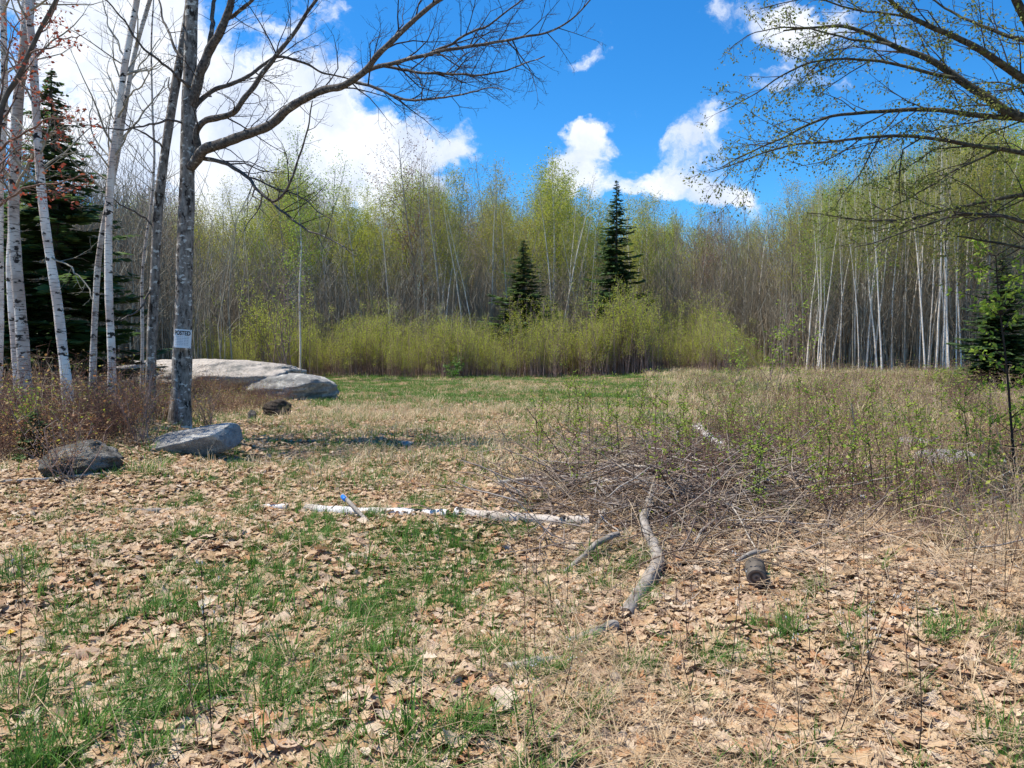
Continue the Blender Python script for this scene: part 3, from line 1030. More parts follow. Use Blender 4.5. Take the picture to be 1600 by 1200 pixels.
near_tree('maple_tree', 'big grey maple with spreading bare limbs and a white posted notice', 'tree', None,
          [(280, 662), (283, 590), (286, 500), (288, 400), (292, 300), (296, 200), (297, 100), (300, 0), (301, -60)], 13.0, (34, 19), M['maple'], posted_limbs, M['twig'], 5.0, seed=1)
near_tree('maple_tree', 'grey lichen spotted maple leaning right just left of the posted tree', 'tree', None,
          [(233, 655), (236, 560), (240, 470), (247, 350), (258, 240), (270, 150), (285, 60), (297, -10), (310, -80)], 13.8, (22, 17), M['maple'],
          [([(258, 235), (240, 215), (215, 205), (195, 190)], -0.8, 4, 1.5, 0.24, 1), ([(262, 200), (266, 150), (264, 120)], .5, 4, 2, 0.3, 1), ([(246, 360), (215, 330), (190, 325), (160, 290)], -0.6, 3.5, 1.2, 0.24, 1), ([(243, 440), (222, 480), (195, 500), (180, 495)], -0.7, 4, 2, 0.3, 1)], M['twig'], 4.5, seed=2)
near_tree('birch_tree', 'white birch trunk curving left and peeling, nearest the dark shaded boulder', 'tree', None,
          [(112, 668), (104, 600), (93, 520), (84, 440), (75, 370), (66, 300), (58, 200), (53, 120), (46, 40), (40, -40)], 12.0, (23, 15), M['birch'],
          [([(78, 400), (100, 412), (120, 425), (142, 455), (150, 480)], -0.5, 3, 1.4, 0.25, 1), ([(60, 225), (85, 205), (110, 200)], -0.5, 3, 1.0, 0.2, 1)], M['twig_grey'], 4.0, seed=3)
near_tree('birch_tree', 'slender white birch rising straight then leaning right behind the red twigs', 'tree', None,
          [(174, 648), (174, 580), (172, 500), (170, 420), (171, 350), (175, 270), (183, 180), (195, 90), (210, 10), (222, -60)], 13.2, (18, 13), M['birch'],
          [([(182, 190), (200, 150), (225, 130), (250, 90)], -0.6, 3.5, 1.2, 0.2, 1), ([(195, 90), (180, 60), (165, 30), (160, -10)], 0.5, 3, 1.2, 0.2, 1), ([(178, 250), (150, 225), (140, 190), (143, 150)], 0.7, 3, 1.2, 0.2, 1)], M['twig_grey'], 4.0, seed=4)
near_tree('birch_tree', 'thin grey mottled birch between the two white birches', 'tree', None,
          [(144, 632), (145, 560), (148, 480), (154, 400), (170, 310), (186, 240), (196, 170), (208, 80), (232, 0), (250, -50)], 14.6, (15, 7), M['birch_grey'],
          [([(190, 220), (215, 185), (240, 160), (262, 120)], 0.5, 4, 1.2, 0.2, 1), ([(200, 130), (225, 95), (250, 60)], 0.5, 3, 1.2, 0.2, 1)], M['twig_grey'], 3.0, seed=5)
near_tree('birch_tree', 'thick pinkish grey birch stem at the far left edge of the clearing', 'tree', None,
          [(44, 655), (38, 580), (32, 500), (26, 420), (20, 330), (24, 240), (30, 160), (38, 80), (48, -10)], 12.6, (27, 20), M['birch_grey'],
          [([(22, 300), (45, 250), (70, 215), (105, 200)], -0.6, 5, 1.2, 0.2, 1)], M['twig_grey'], 4.0, seed=6)
near_tree('birch_tree', 'white birch stem just behind the thick pinkish one at the far left', 'tree', None,
          [(30, 640), (24, 560), (18, 480), (14, 420), (22, 330), (28, 240), (33, 140), (36, 40), (38, -40)], 13.8, (17, 12), M['birch'], [], M['twig_grey'], 4.0, seed=7)
near_tree('birch_tree', 'white birch cut by the left border of the picture', 'tree', None,
          [(-4, 650), (0, 560), (2, 450), (0, 340), (4, 220), (6, 120), (4, 10), (2, -60)], 13.0, (16, 12), M['birch'], [], M['twig_grey'], 4.0, seed=8)
near_tree('birch_tree', 'thin pale birch pole half hidden left of the leaning maple', 'tree', None,
          [(220, 640), (222, 560), (223, 480), (225, 400), (236, 320), (240, 260)], 15.4, (8, 5), M['birch_grey'], [], M['twig_grey'], 4.0, seed=9)
near_tree('red_maple_tree', 'young dark red maple with red blossom clusters at top left corner', 'tree', None,
          [(-14, 660), (-16, 520), (-10, 380), (-8, 250), (0, 160), (26, 122), (45, 85), (58, 55), (88, 5), (110, -40)], 11.5, (14, 7), M['trunk_dark'],
          [([(-10, 330), (20, 300), (60, 290), (110, 280), (135, 275)], -0.9, 4, 1.2, 0.16, 1), ([(-6, 240), (25, 215), (60, 190), (100, 185), (130, 188)], -0.8, 4, 1.2, 0.16, 1),
           ([(26, 122), (55, 150), (85, 165)], -0.4, 3, 1.0, 0.15, 1), ([(45, 85), (80, 72), (110, 60), (135, 50)], -0.5, 3, 1.0, 0.15, 1), ([(0, 160), (10, 90), (20, 40), (60, 15)], 0.4, 3, 1.0, 0.15, 1)],
          M['twig_red'], 2.5, leaf=(M['budred'], 0.065, 1), seed=10)

# posted notice (nailed to the tree: its own thing)
sp = at(284, 529, 12.74)
sg = thing('posted_sign', 'white paper notice headed POSTED in black capitals on the maple trunk', 'sign', tuple(sp), None, (R(-1), R(4), R(3)))
wS, hS = 0.285, 0.315
nb = 9
u = np.linspace(-1, 1, nb)
V = []
for zz in (-hS / 2, hS / 2):
    for uu in u:
        V.append((uu * wS / 2, 0.045 * uu * uu + 0.006 * math.sin(uu * 5 + zz * 20), zz))
V += [(a, b + 0.002, c) for a, b, c in V]
nv = 2 * nb
Q = [[k, k + 1, k + nb + 1, k + nb] for k in range(nb - 1)] + [[nv + k + 1, nv + k, nv + k + nb, nv + k + nb + 1] for k in range(nb - 1)]
add('panel', make_mesh('panel', V, [np.array(Q)], M['sign'], True), sg)
fc = bpy.data.curves.new('heading', 'FONT')
fc.body = 'POSTED'
fc.size = 0.082
fc.align_x = 'CENTER'
fc.align_y = 'CENTER'
fc.offset = 0.0022
tmp = bpy.data.objects.new('heading', fc)
COL.objects.link(tmp)
bpy.context.view_layer.update()
hm = bpy.data.meshes.new_from_object(tmp.evaluated_get(bpy.context.evaluated_depsgraph_get()))
bpy.data.objects.remove(tmp)
co = np.empty(len(hm.vertices) * 3, np.float32)
hm.vertices.foreach_get('co', co)
co = co.reshape(-1, 3)
wmax = np.abs(co[:, 0]).max()
co[:, 0] *= (wS / 2 * 0.92) / wmax
Hc = np.stack([co[:, 0], 0.045 * (co[:, 0] / (wS / 2)) ** 2 - 0.009, co[:, 1] * 1.25 + hS * 0.29], 1)
hm.vertices.foreach_set('co', Hc.astype(np.float32).ravel())
hm.materials.clear()
hm.materials.append(M['ink'])
add('heading', hm, sg)
V, Q = [], []
for k in range(6):
    zc = 0.03 - k * 0.027
    for s_ in range(6):
        a0, a1 = -0.115 + s_ * 0.0385, -0.115 + s_ * 0.0385 + rng.uniform(0.022, 0.035)
        o_ = len(V)
        for a_, dz in ((a0, -0.004), (a1, -0.004), (a1, 0.004), (a0, 0.004)):
            V.append((a_, 0.045 * (a_ / (wS / 2)) ** 2 - 0.0085, zc + dz))
        Q.append([o_, o_ + 1, o_ + 2, o_ + 3])
add('small_print', make_mesh('small_print', V, [np.array(Q)], M['ink_grey']), sg)

for nx_, nz_ in ((-.125, .145), (.125, .145), (-.125, -.145), (.125, -.145)):
    tb = Tubes()
    yy_ = 0.045 * (nx_ / (wS / 2)) ** 2
    tb.add([(nx_, yy_ + .004, nz_), (nx_, yy_ - .006, nz_), (nx_, yy_ - .009, nz_)], [.004, .005, .0035], 6)
    add('nail', tb.mesh('nail', M['ink'], cap=True), sg)

# ------------------------------------------------------------------ yellow birch reaching in from the right (trunk outside the frame)
DR = 7.6
yb_limbs = [
    ([(1720, 215), (1660, 200), (1600, 183), (1566, 173), (1533, 147), (1499, 123), (1449, 90), (1393, 70), (1349, 50), (1316, 40), (1270, 43), (1225, 48)], 0.6, 22, 3, 0.16, 2),
    ([(1720, 200), (1650, 150), (1600, 123), (1559, 97), (1526, 77), (1482, 53), (1433, 30), (1399, 8), (1370, -20)], -0.7, 18, 5, 0.18, 2),
    ([(1720, 215), (1650, 192), (1583, 182), (1533, 180), (1483, 173), (1449, 171), (1399, 172), (1349, 177), (1299, 182), (1266, 193), (1226, 213), (1166, 240), (1125, 262)], 1.2, 14, 1.5, 0.16, 2),
    ([(1720, 300), (1650, 255), (1600, 237), (1566, 230), (1516, 227), (1466, 218), (1416, 213), (1366, 213), (1316, 218), (1266, 222), (1216, 233), (1166, 250), (1110, 268)], 0.2, 11, 1.5, 0.16, 2),
    ([(1566, 232), (1546, 240), (1499, 263), (1449, 293), (1399, 323), (1359, 337)], 0.5, 5, 1.3, 0.17, 2),
    ([(1720, 330), (1650, 300), (1600, 302), (1549, 313), (1499, 325), (1449, 337), (1399, 343), (1349, 345), (1299, 337), (1260, 335)], 0.9, 10, 1.4, 0.17, 2),
    ([(1720, 400), (1650, 365), (1600, 347), (1566, 337), (1499, 330), (1466, 347), (1416, 363), (1366, 377), (1333, 387)], -0.5, 10, 1.4, 0.17, 2),
    ([(1720, 420), (1660, 395), (1600, 387), (1566, 383), (1516, 373), (1466, 366), (1433, 360)], 0.4, 8, 1.4, 0.18, 2),
    ([(1720, 130), (1650, 80), (1600, 62), (1566, 55), (1516, 33), (1493, 23), (1450, -5)], 0.8, 12, 3, 0.18, 2),
    ([(1700, 150), (1640, 90), (1600, 27), (1586, 0), (1570, -50)], -0.4, 20, 12, 0.24, 2),
    ([(1499, 123), (1466, 117), (1416, 103), (1366, 95), (1299, 90), (1266, 97), (1216, 123), (1176, 147), (1125, 175)], 0.7, 7, 1.4, 0.15, 2),
    ([(1393, 70), (1349, 62), (1299, 55), (1240, 40), (1190, 45), (1140, 75)], 0.9, 5, 1.3, 0.15, 2),
    ([(1433, 30), (1380, 22), (1320, 10), (1260, -5), (1190, 12)], 0.3, 5, 1.3, 0.15, 2),
    ([(1720, 260), (1660, 240), (1600, 140), (1570, 127), (1533, 133), (1490, 131), (1440, 120)], 1.1, 6, 1.3, 0.18, 2),
]
bx = at(1740, 600, DR)
zb = float(gz(bx.x, bx.y))
yb = thing('birch_tree', 'dark limbed birch with drooping twigs in small new leaf filling the top right corner', 'tree', (bx.x, bx.y, zb))
inv = np.array(yb.location)
tb, TP, TR = trunk_tube(np.array([(bx.x, bx.y, zb - .1), (bx.x - .05, bx.y, 1.5), (bx.x, bx.y + .1, 3.2), (bx.x - .1, bx.y, 5.5), (bx.x + .1, bx.y, 8.5)]) - inv, [0.19, 0.17, 0.15, 0.11, 0.03], 14, 40)
add('trunk', tb.mesh('trunk', M['ybirch']), yb)
for li, (lp, dd, w0, w1, sp_, lv) in enumerate(yb_limbs):
    Q = smooth_path(trace(lp, DR, ddepth=dd) - inv, 2)
    n_ = len(lp) * 4
    Q, _, Lq = resample(Q, np.zeros(len(Q)), n_)
    Q = wob(Q, 0.02, 500 + li)
    k = DR / F / 2 * .86
    qr = np.linspace(w0 * k, w1 * k, n_)
    lb = Tubes()
    lb.add(Q, qr, 8)
    lo = add('limb', lb.mesh('limb', M['ybirch']), yb)
    gb, tp = Tubes(), []
    grow(gb, Q, qr, lv, sp_ * 0.8, 0.45, tp, 0.0022, 0.18, (22, 50), -0.03, 0.95, flat=0.45)
    add('twigs', gb.mesh('twigs', M['twig']), lo)
    V, T = leaf_quads([a for a, _ in tp], None, 0.032, 0.9, 3, 0.035)
    add('leaves', make_mesh('leaves', V, [T], M['birchleaf']), lo)

# ------------------------------------------------------------------ forest trees: prototypes
def proto_tree(seed, H, trunk_r, n_br, start, br_len, ang, leaf_per, leaf_size, wander=0.03, twig_sp=0.36, droop=0.0, lv=1, rm=0.0052):
    st = rng.bit_generator.state
    globals()['rng'] = np.random.default_rng(seed)
    r_ = globals()['rng']
    TP = wpath((0, 0, -0.2), (r_.normal() * .03, r_.normal() * .03, 1), H, 14, wander, 0.05)
    TP[:, :2] *= 1.0
    TR = np.interp(np.linspace(0, 1, 14), [0, 0.05, 0.5, 1], [trunk_r * 1.25, trunk_r, trunk_r * .62, 0.012])
    tb = Tubes()
    tb.add(TP, TR, 7)
    br, tips = Tubes(), []
    for j in range(n_br):
        f = start + (1 - start) * (j + r_.random()) / n_br * 0.98
        kk = f * 13
        k0 = int(kk)
        p = TP[k0] * (1 - (kk - k0)) + TP[min(13, k0 + 1)] * (kk - k0)
        az = j * 2.4 + r_.normal() * 0.5
        prof = math.sin(math.pi * min(1, (f - start) / (1 - start) * 0.80 + 0.2)) ** 0.7
        ln = br_len * max(0.25, prof) * r_.uniform(0.65, 1.2)
        a = R(r_.uniform(*ang))
        d = np.array([math.cos(az) * math.sin(a), math.sin(az) * math.sin(a), math.cos(a)])
        Q = wpath(p, d, ln, 6, 0.12, 0.07)
        qr = np.linspace(max(rm, TR[k0] * 0.42), rm * 0.6, 6)
        br.add(Q, qr, 4 if qr[0] > .02 else 3)
        grow(br, Q, qr, lv, twig_sp, 0.45, tips, rm, 0.18, (25, 55), 0.08, 1.5, minlen=0.25)
    V, T = np.zeros((0, 3)), np.zeros((0, 3), int)
    if leaf_per:
        V, T = leaf_quads([a for a, _ in tips], None, leaf_size, 0.1, leaf_per, 0.22)
    globals()['rng'] = np.random.default_rng()
    rng.bit_generator.state = st
    return tb, br, V, T


SPEC = {
    # kind: (bark, twig, leaf, params...)
    'bare': dict(bark='trunk_grey', twig='twig_grey', leaf='budbrown', H=14, r=0.072, nb=34, start=0.30, bl=2.9, ang=(25, 55), per=2, ls=0.06),
    'brown': dict(bark='trunk_grey', twig='twig_brown', leaf='budbrown', H=13, r=0.066, nb=32, start=0.32, bl=2.6, ang=(25, 55), per=3, ls=0.075),
    'pink': dict(bark='trunk_grey', twig='twig_red', leaf='budpink', H=13, r=0.078, nb=34, start=0.24, bl=3.2, ang=(25, 58), per=4, ls=0.085),
    'green': dict(bark='birch_far', twig='twig_grey', leaf='yellowgreen', H=14, r=0.066, nb=32, start=0.40, bl=2.3, ang=(22, 50), per=11, ls=0.10),
    'fresh': dict(bark='birch_far', twig='twig_grey', leaf='freshgreen', H=13, r=0.060, nb=30, start=0.36, bl=2.2, ang=(24, 52), per=10, ls=0.09),
    'olive': dict(bark='trunk_grey', twig='twig_brown', leaf='olive', H=13, r=0.066, nb=32, start=0.38, bl=2.6, ang=(25, 52), per=7, ls=0.09),
    'birchpole': dict(bark='birch_far', twig='twig_grey', leaf='olive', H=13, r=0.078, nb=22, start=0.45, bl=2.0, ang=(20, 45), per=5, ls=0.08),
}
PROTO = {}
for si, (kname, s) in enumerate(SPEC.items()):
    PROTO[kname] = []
    for v in range(3):
        tb, br, V, T = proto_tree(1000 + si * 10 + v, s['H'], s['r'], s['nb'], s['start'], s['bl'], s['ang'], s['per'], s['ls'], wander=0.035)
        PROTO[kname].append((tb.mesh('trunk', M[s['bark']]), br.mesh('branches', M[s['twig']]), make_mesh('leaves', V, [T], M[s['leaf']]), s['H']))


def fir_mesh(seed, H, rad, mt, whorls=30, per=10, start=0.06, dens=1.0):
    q = np.random.default_rng(seed)
    tb = Tubes()
    tb.add([(0, 0, -.2), (0, 0, H * .5), (0, 0, H)], [H * .013, H * .008, 0.01], 7)
    br = Tubes()
    Vs, Ts, off = [], [], 0
    for wv in range(whorls):
        f = start + (1 - start) * (wv + q.random() * .6) / whorls
        z = f * H
        L = rad * (1 - f) ** 0.85 * q.uniform(0.7, 1.15) + 0.05
        lop = q.random() * 6.283
        for b in range(per):
            az = q.random() * 6.283
            l = L * q.uniform(0.5, 1.15) * (1 + .18 * math.cos(az - lop))
            n = 5
            ss = np.linspace(0, 1, n)
            sag = q.uniform(0.0, 0.45)
            P = np.stack([np.cos(az) * ss * l, np.sin(az) * ss * l, z + q.normal() * .06 + l * (-sag * ss + 0.22 * ss ** 2.2)], 1)
            br.add(P, np.linspace(0.012, 0.003, n) * (H / 8), 3)
            # needle sprays: flat fans of thin blades left and right
            ns = max(4, int(l / (0.10 * H / 9) * dens))
            for k in range(ns):
                s_ = 0.12 + 0.88 * (k + q.random()) / ns
                p = np.array([np.interp(s_, ss, P[:, c]) for c in range(3)])
                for sd in (-1, 1):
                    a2 = az + sd * R(q.uniform(35, 60))
                    ll = (0.14 + 0.22 * (1 - s_)) * l * q.uniform(.6, 1.2) + 0.05
                    e = p + np.array([math.cos(a2) * ll, math.sin(a2) * ll, -0.10 * ll + q.normal() * .05 * ll])
                    wd = 0.16 * ll + 0.012
                    nn = np.array([-math.sin(a2), math.cos(a2), q.normal() * .5]) * wd
                    m_ = (p + e) / 2
                    Vs += [p, m_ + nn, e, m_ - nn]
                    Ts += [[off, off + 1, off + 2], [off, off + 2, off + 3]]
                    off += 4
    return tb.mesh('trunk', M['trunk_dark']), br.mesh('branches', M['trunk_dark']), make_mesh('needles', np.array(Vs), [np.array(Ts)], mt)


FIR = [fir_mesh(70 + k, 9.0, 1.9, M['needle'], 46, 13, 0.05, 1.5) for k in range(2)]
FIRS = fir_mesh(75, 1.3, 0.55, M['needle_young'], 11, 8, 0.1, 1.0)


def place_fir(proto, H0, name, label, px, top_py, depth, wide=1.0, rz=0.0, cat='tree', base_py=None):
    p = at(px, 545, depth)
    zb = float(gz(p.x, p.y))
    top = at(px, top_py, depth).z
    s = (top - zb) / H0
    root = thing(name, label, cat, (p.x, p.y, zb), None, (0, 0, rz), (s * wide, s * wide, s))
    add('trunk', proto[0], root)
    b = add('branches', proto[1], root)
    add('needles', proto[2], b)
    return root


place_fir(FIR[0], 9.0, 'fir_tree', 'tall dark pointed fir standing out in front of the far tree wall', 962, 281, 49, 1.1)
place_fir(FIR[1], 9.0, 'fir_tree', 'shorter dark fir with rounded tip left of the tall pointed fir', 818, 376, 48.5, 1.75, 1.0)
place_fir(FIR[1], 9.0, 'fir_tree', 'large dark fir filling the shade behind the left birches', 92, 112, 19, 1.45, 2.0)
place_fir(FIR[0], 9.0, 'fir_tree', 'second dark fir deep behind the far left birch stems', -70, 100, 25, 1.3, 0.6)
place_fir(FIR[0], 9.0, 'spruce_tree', 'dark low spruce at the right edge behind bright maple sapling', 1562, 395, 21, 1.75, 2.6)
place_fir(FIR[1], 9.0, 'spruce_tree', 'dark spruce beyond the right border beside the low spruce', 1660, 250, 25, 1.1, 1.3)
place_fir(FIRS, 1.3, 'fir_sapling', 'small green fir sapling in front of the dark shaded boulder', 52, 642, 9.6, 1.25, 0.3, 'sapling')

# ------------------------------------------------------------------ forest trees: placement
TOP = [(0, 270), (120, 260), (220, 270), (300, 292), (400, 285), (430, 235), (470, 205), (510, 268), (560, 295), (620, 265), (660, 228), (700, 262), (735, 285), (775, 248), (800, 280), (840, 262), (868, 236), (900, 300), (940, 318), (990, 292), (1040, 290), (1080, 312), (1140, 305), (1200, 296), (1260, 262), (1320, 240), (1400, 225), (1470, 190), (1530, 150), (1600, 140)]
tx, ty = np.array(TOP).T
REG = [(0, 280, dict(bare=5, pink=3, brown=2)), (280, 420, dict(bare=4, olive=3, green=3)), (420, 500, dict(fresh=4, bare=4, olive=1)), (500, 640, dict(bare=4, olive=3, green=4, brown=1)),
       (640, 730, dict(olive=4, green=3, bare=3)), (730, 830, dict(brown=3, bare=4, olive=3, green=2)), (830, 935, dict(green=6, fresh=2, bare=1)), (935, 1075, dict(olive=4, green=4, fresh=2, bare=2)),
       (1075, 1240, dict(bare=5, pink=3, olive=2)), (1240, 1700, dict(olive=3, birchpole=4, fresh=5, bare=1))]
ADJ = {'bare': ('grey bare twigged tree', 'tree'), 'brown': ('brown budding tree', 'tree'), 'pink': ('dull reddish budding tree', 'tree'), 'green': ('yellow green leafing birch', 'tree'),
       'fresh': ('fresh green leafing birch', 'tree'), 'olive': ('olive budding tree', 'tree'), 'birchpole': ('white poled birch', 'tree')}
NAME = {'bare': 'bare_tree', 'brown': 'budding_tree', 'pink': 'maple_tree', 'green': 'birch_tree', 'fresh': 'birch_tree', 'olive': 'budding_tree', 'birchpole': 'birch_tree'}
forest = []


def forest_tree(kind, px, top_py, depth, v=None, wide=1.0, lean=0.0, label=None):
    v = int(rng.integers(0, 3)) if v is None else v
    tr, br, lf, H = PROTO[kind][v]
    p = at(px, 545, depth)
    zb = float(gz(p.x, p.y)) if depth < 90 else 0.0
    s = (at(px, top_py, depth).z - zb) / H
    root = thing(NAME[kind], label or 'x', 'tree', (p.x, p.y, zb), None, (R(rng.normal() * 1.2), R(lean + rng.normal() * 1.2), rng.random() * 6.28), (s * wide, s * wide, s))
    add('trunk', tr, root)
    b = add('branches', br, root)
    add('leaves', lf, b)
    forest.append((root, kind, px, depth, label))
    return root


# ones that stand out
forest_tree('fresh', 470, 200, 38, 0, 0.95, label='tall thin leafing birch rising between posted tree and far wall')
forest_tree('pink', 655, 218, 55, 0, 1.05, label='tall maple with reddish crown above the far tree line')
forest_tree('bare', 690, 262, 52, 1, 0.9)
forest_tree('green', 868, 236, 58, 0, 1.15, label='tallest bright yellow green birch left of the tall fir')
forest_tree('green', 845, 262, 57, 1, 1.0)
forest_tree('green', 905, 305, 55, 2, 0.95)
forest_tree('bare', 775, 240, 60, 2, 0.85)
for px in (560, 610, 690, 695, 705, 724, 745, 762, 800, 868, 876, 886, 893, 901, 918, 990, 1012, 1150, 1185):
    forest_tree('birchpole', px + rng.normal() * 3, np.interp(px, tx, ty) + rng.uniform(10, 60), rng.uniform(50, 54), None, 0.8, rng.normal() * 3)
# the birch stand at the right
for j in range(78):
    px = 1258 + (j + rng.random()) / 78 * 275
    forest_tree('birchpole', px, np.interp(px, tx, ty) + rng.uniform(-10, 60), rng.uniform(40, 52), None, rng.uniform(0.42, 0.72), 3 + rng.normal() * 2)
for k in range(136):
    px = 190 + 1410 * (k + rng.random()) / 136
    for a, b, wts in REG:
        if a <= px < b:
            ks = list(wts)
            pr = np.array([wts[q] for q in ks], float)
            kind = ks[rng.choice(len(ks), p=pr / pr.sum())]
    dep = rng.uniform(52, 68) if px < 1230 else rng.uniform(42, 58)
    forest_tree(kind, px, np.interp(px, tx, ty) + abs(rng.normal()) * 34 - 4, dep, None, rng.uniform(0.85, 1.2))
for k in range(18):
    px = -60 + 350 * (k + rng.random()) / 18
    kind = ['bare', 'brown', 'pink', 'bare'][rng.integers(0, 4)]
    forest_tree(kind, px, 250 + rng.uniform(0, 90), rng.uniform(32, 46), None, rng.uniform(0.8, 1.1))

# labels that place each forest tree by the landmark it stands nearest to
MARKS = [(150, 'the left birches'), (284, 'the posted maple'), (470, 'the tall thin birch'), (655, 'the reddish crowned maple'), (822, 'the short dark fir'), (962, 'the tall pointed fir'), (1130, 'the gap of grey twigs'), (1268, 'the left end of the birch stand'), (1420, 'the middle of the birch stand'), (1572, 'the low spruce')]
ORD = ['first', 'second', 'third', 'fourth', 'fifth', 'sixth', 'seventh', 'eighth', 'ninth', 'tenth', 'eleventh', 'twelfth', 'thirteenth', 'fourteenth', 'fifteenth', 'sixteenth', 'seventeenth', 'eighteenth', 'nineteenth', 'twentieth', 'twenty first', 'twenty second', 'twenty third', 'twenty fourth', 'twenty fifth', 'twenty sixth', 'twenty seventh', 'twenty eighth', 'twenty ninth', 'thirtieth']
bucket = {}
for root, kind, px, dep, lab in forest:
    if lab:
        continue
    k = int(np.argmin([abs(px - mx) for mx, _ in MARKS]))
    bucket.setdefault((kind, k, px >= MARKS[k][0]), []).append((abs(px - MARKS[k][0]), root))
for (kind, k, rt), lst in bucket.items():
    lst.sort(key=lambda q: q[0])
    for j, (_, root) in enumerate(lst):
        root['label'] = '%s, %s %s of %s' % (ADJ[kind][0], ORD[min(j, 29)], ('to the right' if rt else 'to the left'), MARKS[k][1])
        root['group'] = {'birchpole': 'white birch poles', 'green': 'leafing birches in the tree wall', 'fresh': 'leafing birches in the tree wall'}.get(kind, 'trees of the wall round the clearing')

# deep woods behind: one mass of stems and twigs
DW = []
for kname in ('bare', 'brown', 'olive', 'green'):
    for v in range(2):
        tr, br, lf, H = PROTO[kname][v]
        parts = []
        Vs, Ps, mi, off = [], [], [], 0
        for k, me in enumerate((tr, br, lf)):
            nvv = len(me.vertices)
            co = np.empty(nvv * 3, np.float32)
            me.vertices.foreach_get('co', co)
            lt = np.empty(len(me.polygons), np.int32)
            me.polygons.foreach_get('loop_total', lt)
            vi = np.empty(len(me.loops), np.int32)
            me.loops.foreach_get('vertex_index', vi)
            kk = lt[0]
            Ps.append((vi.reshape(-1, kk) + off, k))
            Vs.append(co.reshape(-1, 3))
            off += nvv
        midx = np.concatenate([np.full(len(p), k) for p, k in Ps])
        DW.append(make_mesh('wood_tree', np.concatenate(Vs), [p for p, _ in Ps], [tr.materials[0], br.materials[0], lf.materials[0]], True, midx))
n = 1000
px = rng.uniform(-260, 1860, n)
dep = rng.uniform(62, 120, n)
dep = np.where(px < 220, rng.uniform(46, 100, n), dep)
dep = np.where(px > 1240, rng.uniform(52, 100, n), dep)
pts = np.array([at(a, 545, d)[:] for a, d in zip(px, dep)])
tops = np.interp(px, tx, ty) + 42 + np.abs(rng.normal(size=n)) * 34
hh = np.array([at(a, b, d).z for a, b, d in zip(px, tops, dep)])
pts[:, 2] = 0
scatter('woods', pts, np.stack([np.zeros(n), np.zeros(n), rng.random(n) * 6.28], 1), hh / 13.5, rng.integers(0, len(DW), n), DW, 'deep grey brown woods behind the clearing edge')

# understory of thin stems in front of and inside the woods
US = []
for v in range(4):
    q = np.random.default_rng(900 + v)
    tb = Tubes()
    for j in range(26):
        p = np.array([q.normal() * .9, q.normal() * .9, 0])
        h = q.uniform(2.5, 7)
        P = np.stack([p + np.array([q.normal() * .12, q.normal() * .12, 0]) * s_ * h * .5 + np.array([0, 0, h * s_]) for s_ in (0, .33, .66, 1)])
        tb.add(P, np.linspace(q.uniform(.012, .03), .005, 4), 3)
        for b in range(8):
            f = q.uniform(.25, .95)
            pp = P[0] + (P[3] - P[0]) * f
            az = q.random() * 6.28
            e = pp + np.array([math.cos(az), math.sin(az), 1.1]) * q.uniform(.2, .7)
            tb.add([pp, (pp + e) / 2 + np.array([0, 0, .04]), e], [.007, .006, .004], 3)
    US.append(tb.mesh('understory', M['twig_grey'] if v % 2 else M['twig_brown']))
n = 2300
px = rng.uniform(-150, 1750, n)
dep = np.where(px < 250, rng.uniform(29, 55, n), np.where(px < 1230, rng.uniform(50, 100, n), rng.uniform(44, 80, n)))
pts = np.array([at(a, 545, d)[:] for a, d in zip(px, dep)])
pts[:, 2] = gz(pts[:, 0], pts[:, 1])
scatter('understory', pts, np.stack([np.zeros(n), np.zeros(n), rng.random(n) * 6.28], 1), rng.uniform(.7, 1.6, n), rng.integers(0, 4, n), US, 'tangle of thin bare grey stems under the trees')

# ------------------------------------------------------------------ thicket of leafing saplings at the far edge of the field
TH = []
for v in range(5):
    q = np.random.default_rng(950 + v)
    tb, Lp = Tubes(), []
    for j in range(22):
        p = np.array([q.normal() * .55, q.normal() * .55, 0])
        h = q.uniform(1.5, 3.9)
        dv = np.array([q.normal() * .10, q.normal() * .10, 0])
        P = np.stack([p + dv * s_ * h + np.array([0, 0, h * s_]) for s_ in (0, .33, .66, 1)])
        tb.add(P, np.linspace(.016, .006, 4), 3)
        for b in range(9):
            f = q.uniform(.3, .98)
            pp = P[0] + (P[3] - P[0]) * f
            az = q.random() * 6.28
            ln = q.uniform(.25, .6)
            e = pp + np.array([math.cos(az) * .55, math.sin(az) * .55, 1.0]) * ln
            tb.add([pp, (pp + e) / 2, e], [.007, .006, .004], 3)
            for c_ in range(7):
                s_ = q.random()
                if f + s_ * .15 > 0.42 + q.random() * .25:
                    Lp.append(pp + (e - pp) * s_)
    Va, Pa = tb.arrays()
    st = rng.bit_generator.state
    Vl, Tl = leaf_quads(Lp, None, 0.048, 0, 3, 0.09)
    mi = np.concatenate([np.zeros(len(Pa[0])), np.ones(len(Tl))])
    TH.append(make_mesh('thicket', np.concatenate([Va, Vl]), [Pa[0], Tl + len(Va)], [M['stem_thicket'], M['thicketleaf']], False, mi))
n = 400
px = rng.uniform(150, 1190, n)
dep = rng.uniform(41, 50, n)
dep = np.where(px < 420, rng.uniform(34, 46, n), dep)
pts = np.array([at(a, 545, d)[:] for a, d in zip(px, dep)])
pts[:, 2] = gz(pts[:, 0], pts[:, 1])
hs = np.interp(px, [150, 300, 430, 560, 700, 820, 880, 960, 1010, 1060, 1110, 1180], [.55, .55, .70, .78, .72, .78, .90, .98, .98, .92, .78, .45])
scatter('thicket', pts, np.stack([np.zeros(n), np.zeros(n), rng.random(n) * 6.28], 1), hs * (1 + .2 * np.sin(px * .045 + 1) + .12 * np.sin(px * .11)) * np.where(rng.random(n) < .12, rng.uniform(1.15, 1.5, n), rng.uniform(.5, 1.1, n)), rng.integers(0, 5, n), TH, 'band of yellow green leafing saplings across the far edge of the field')

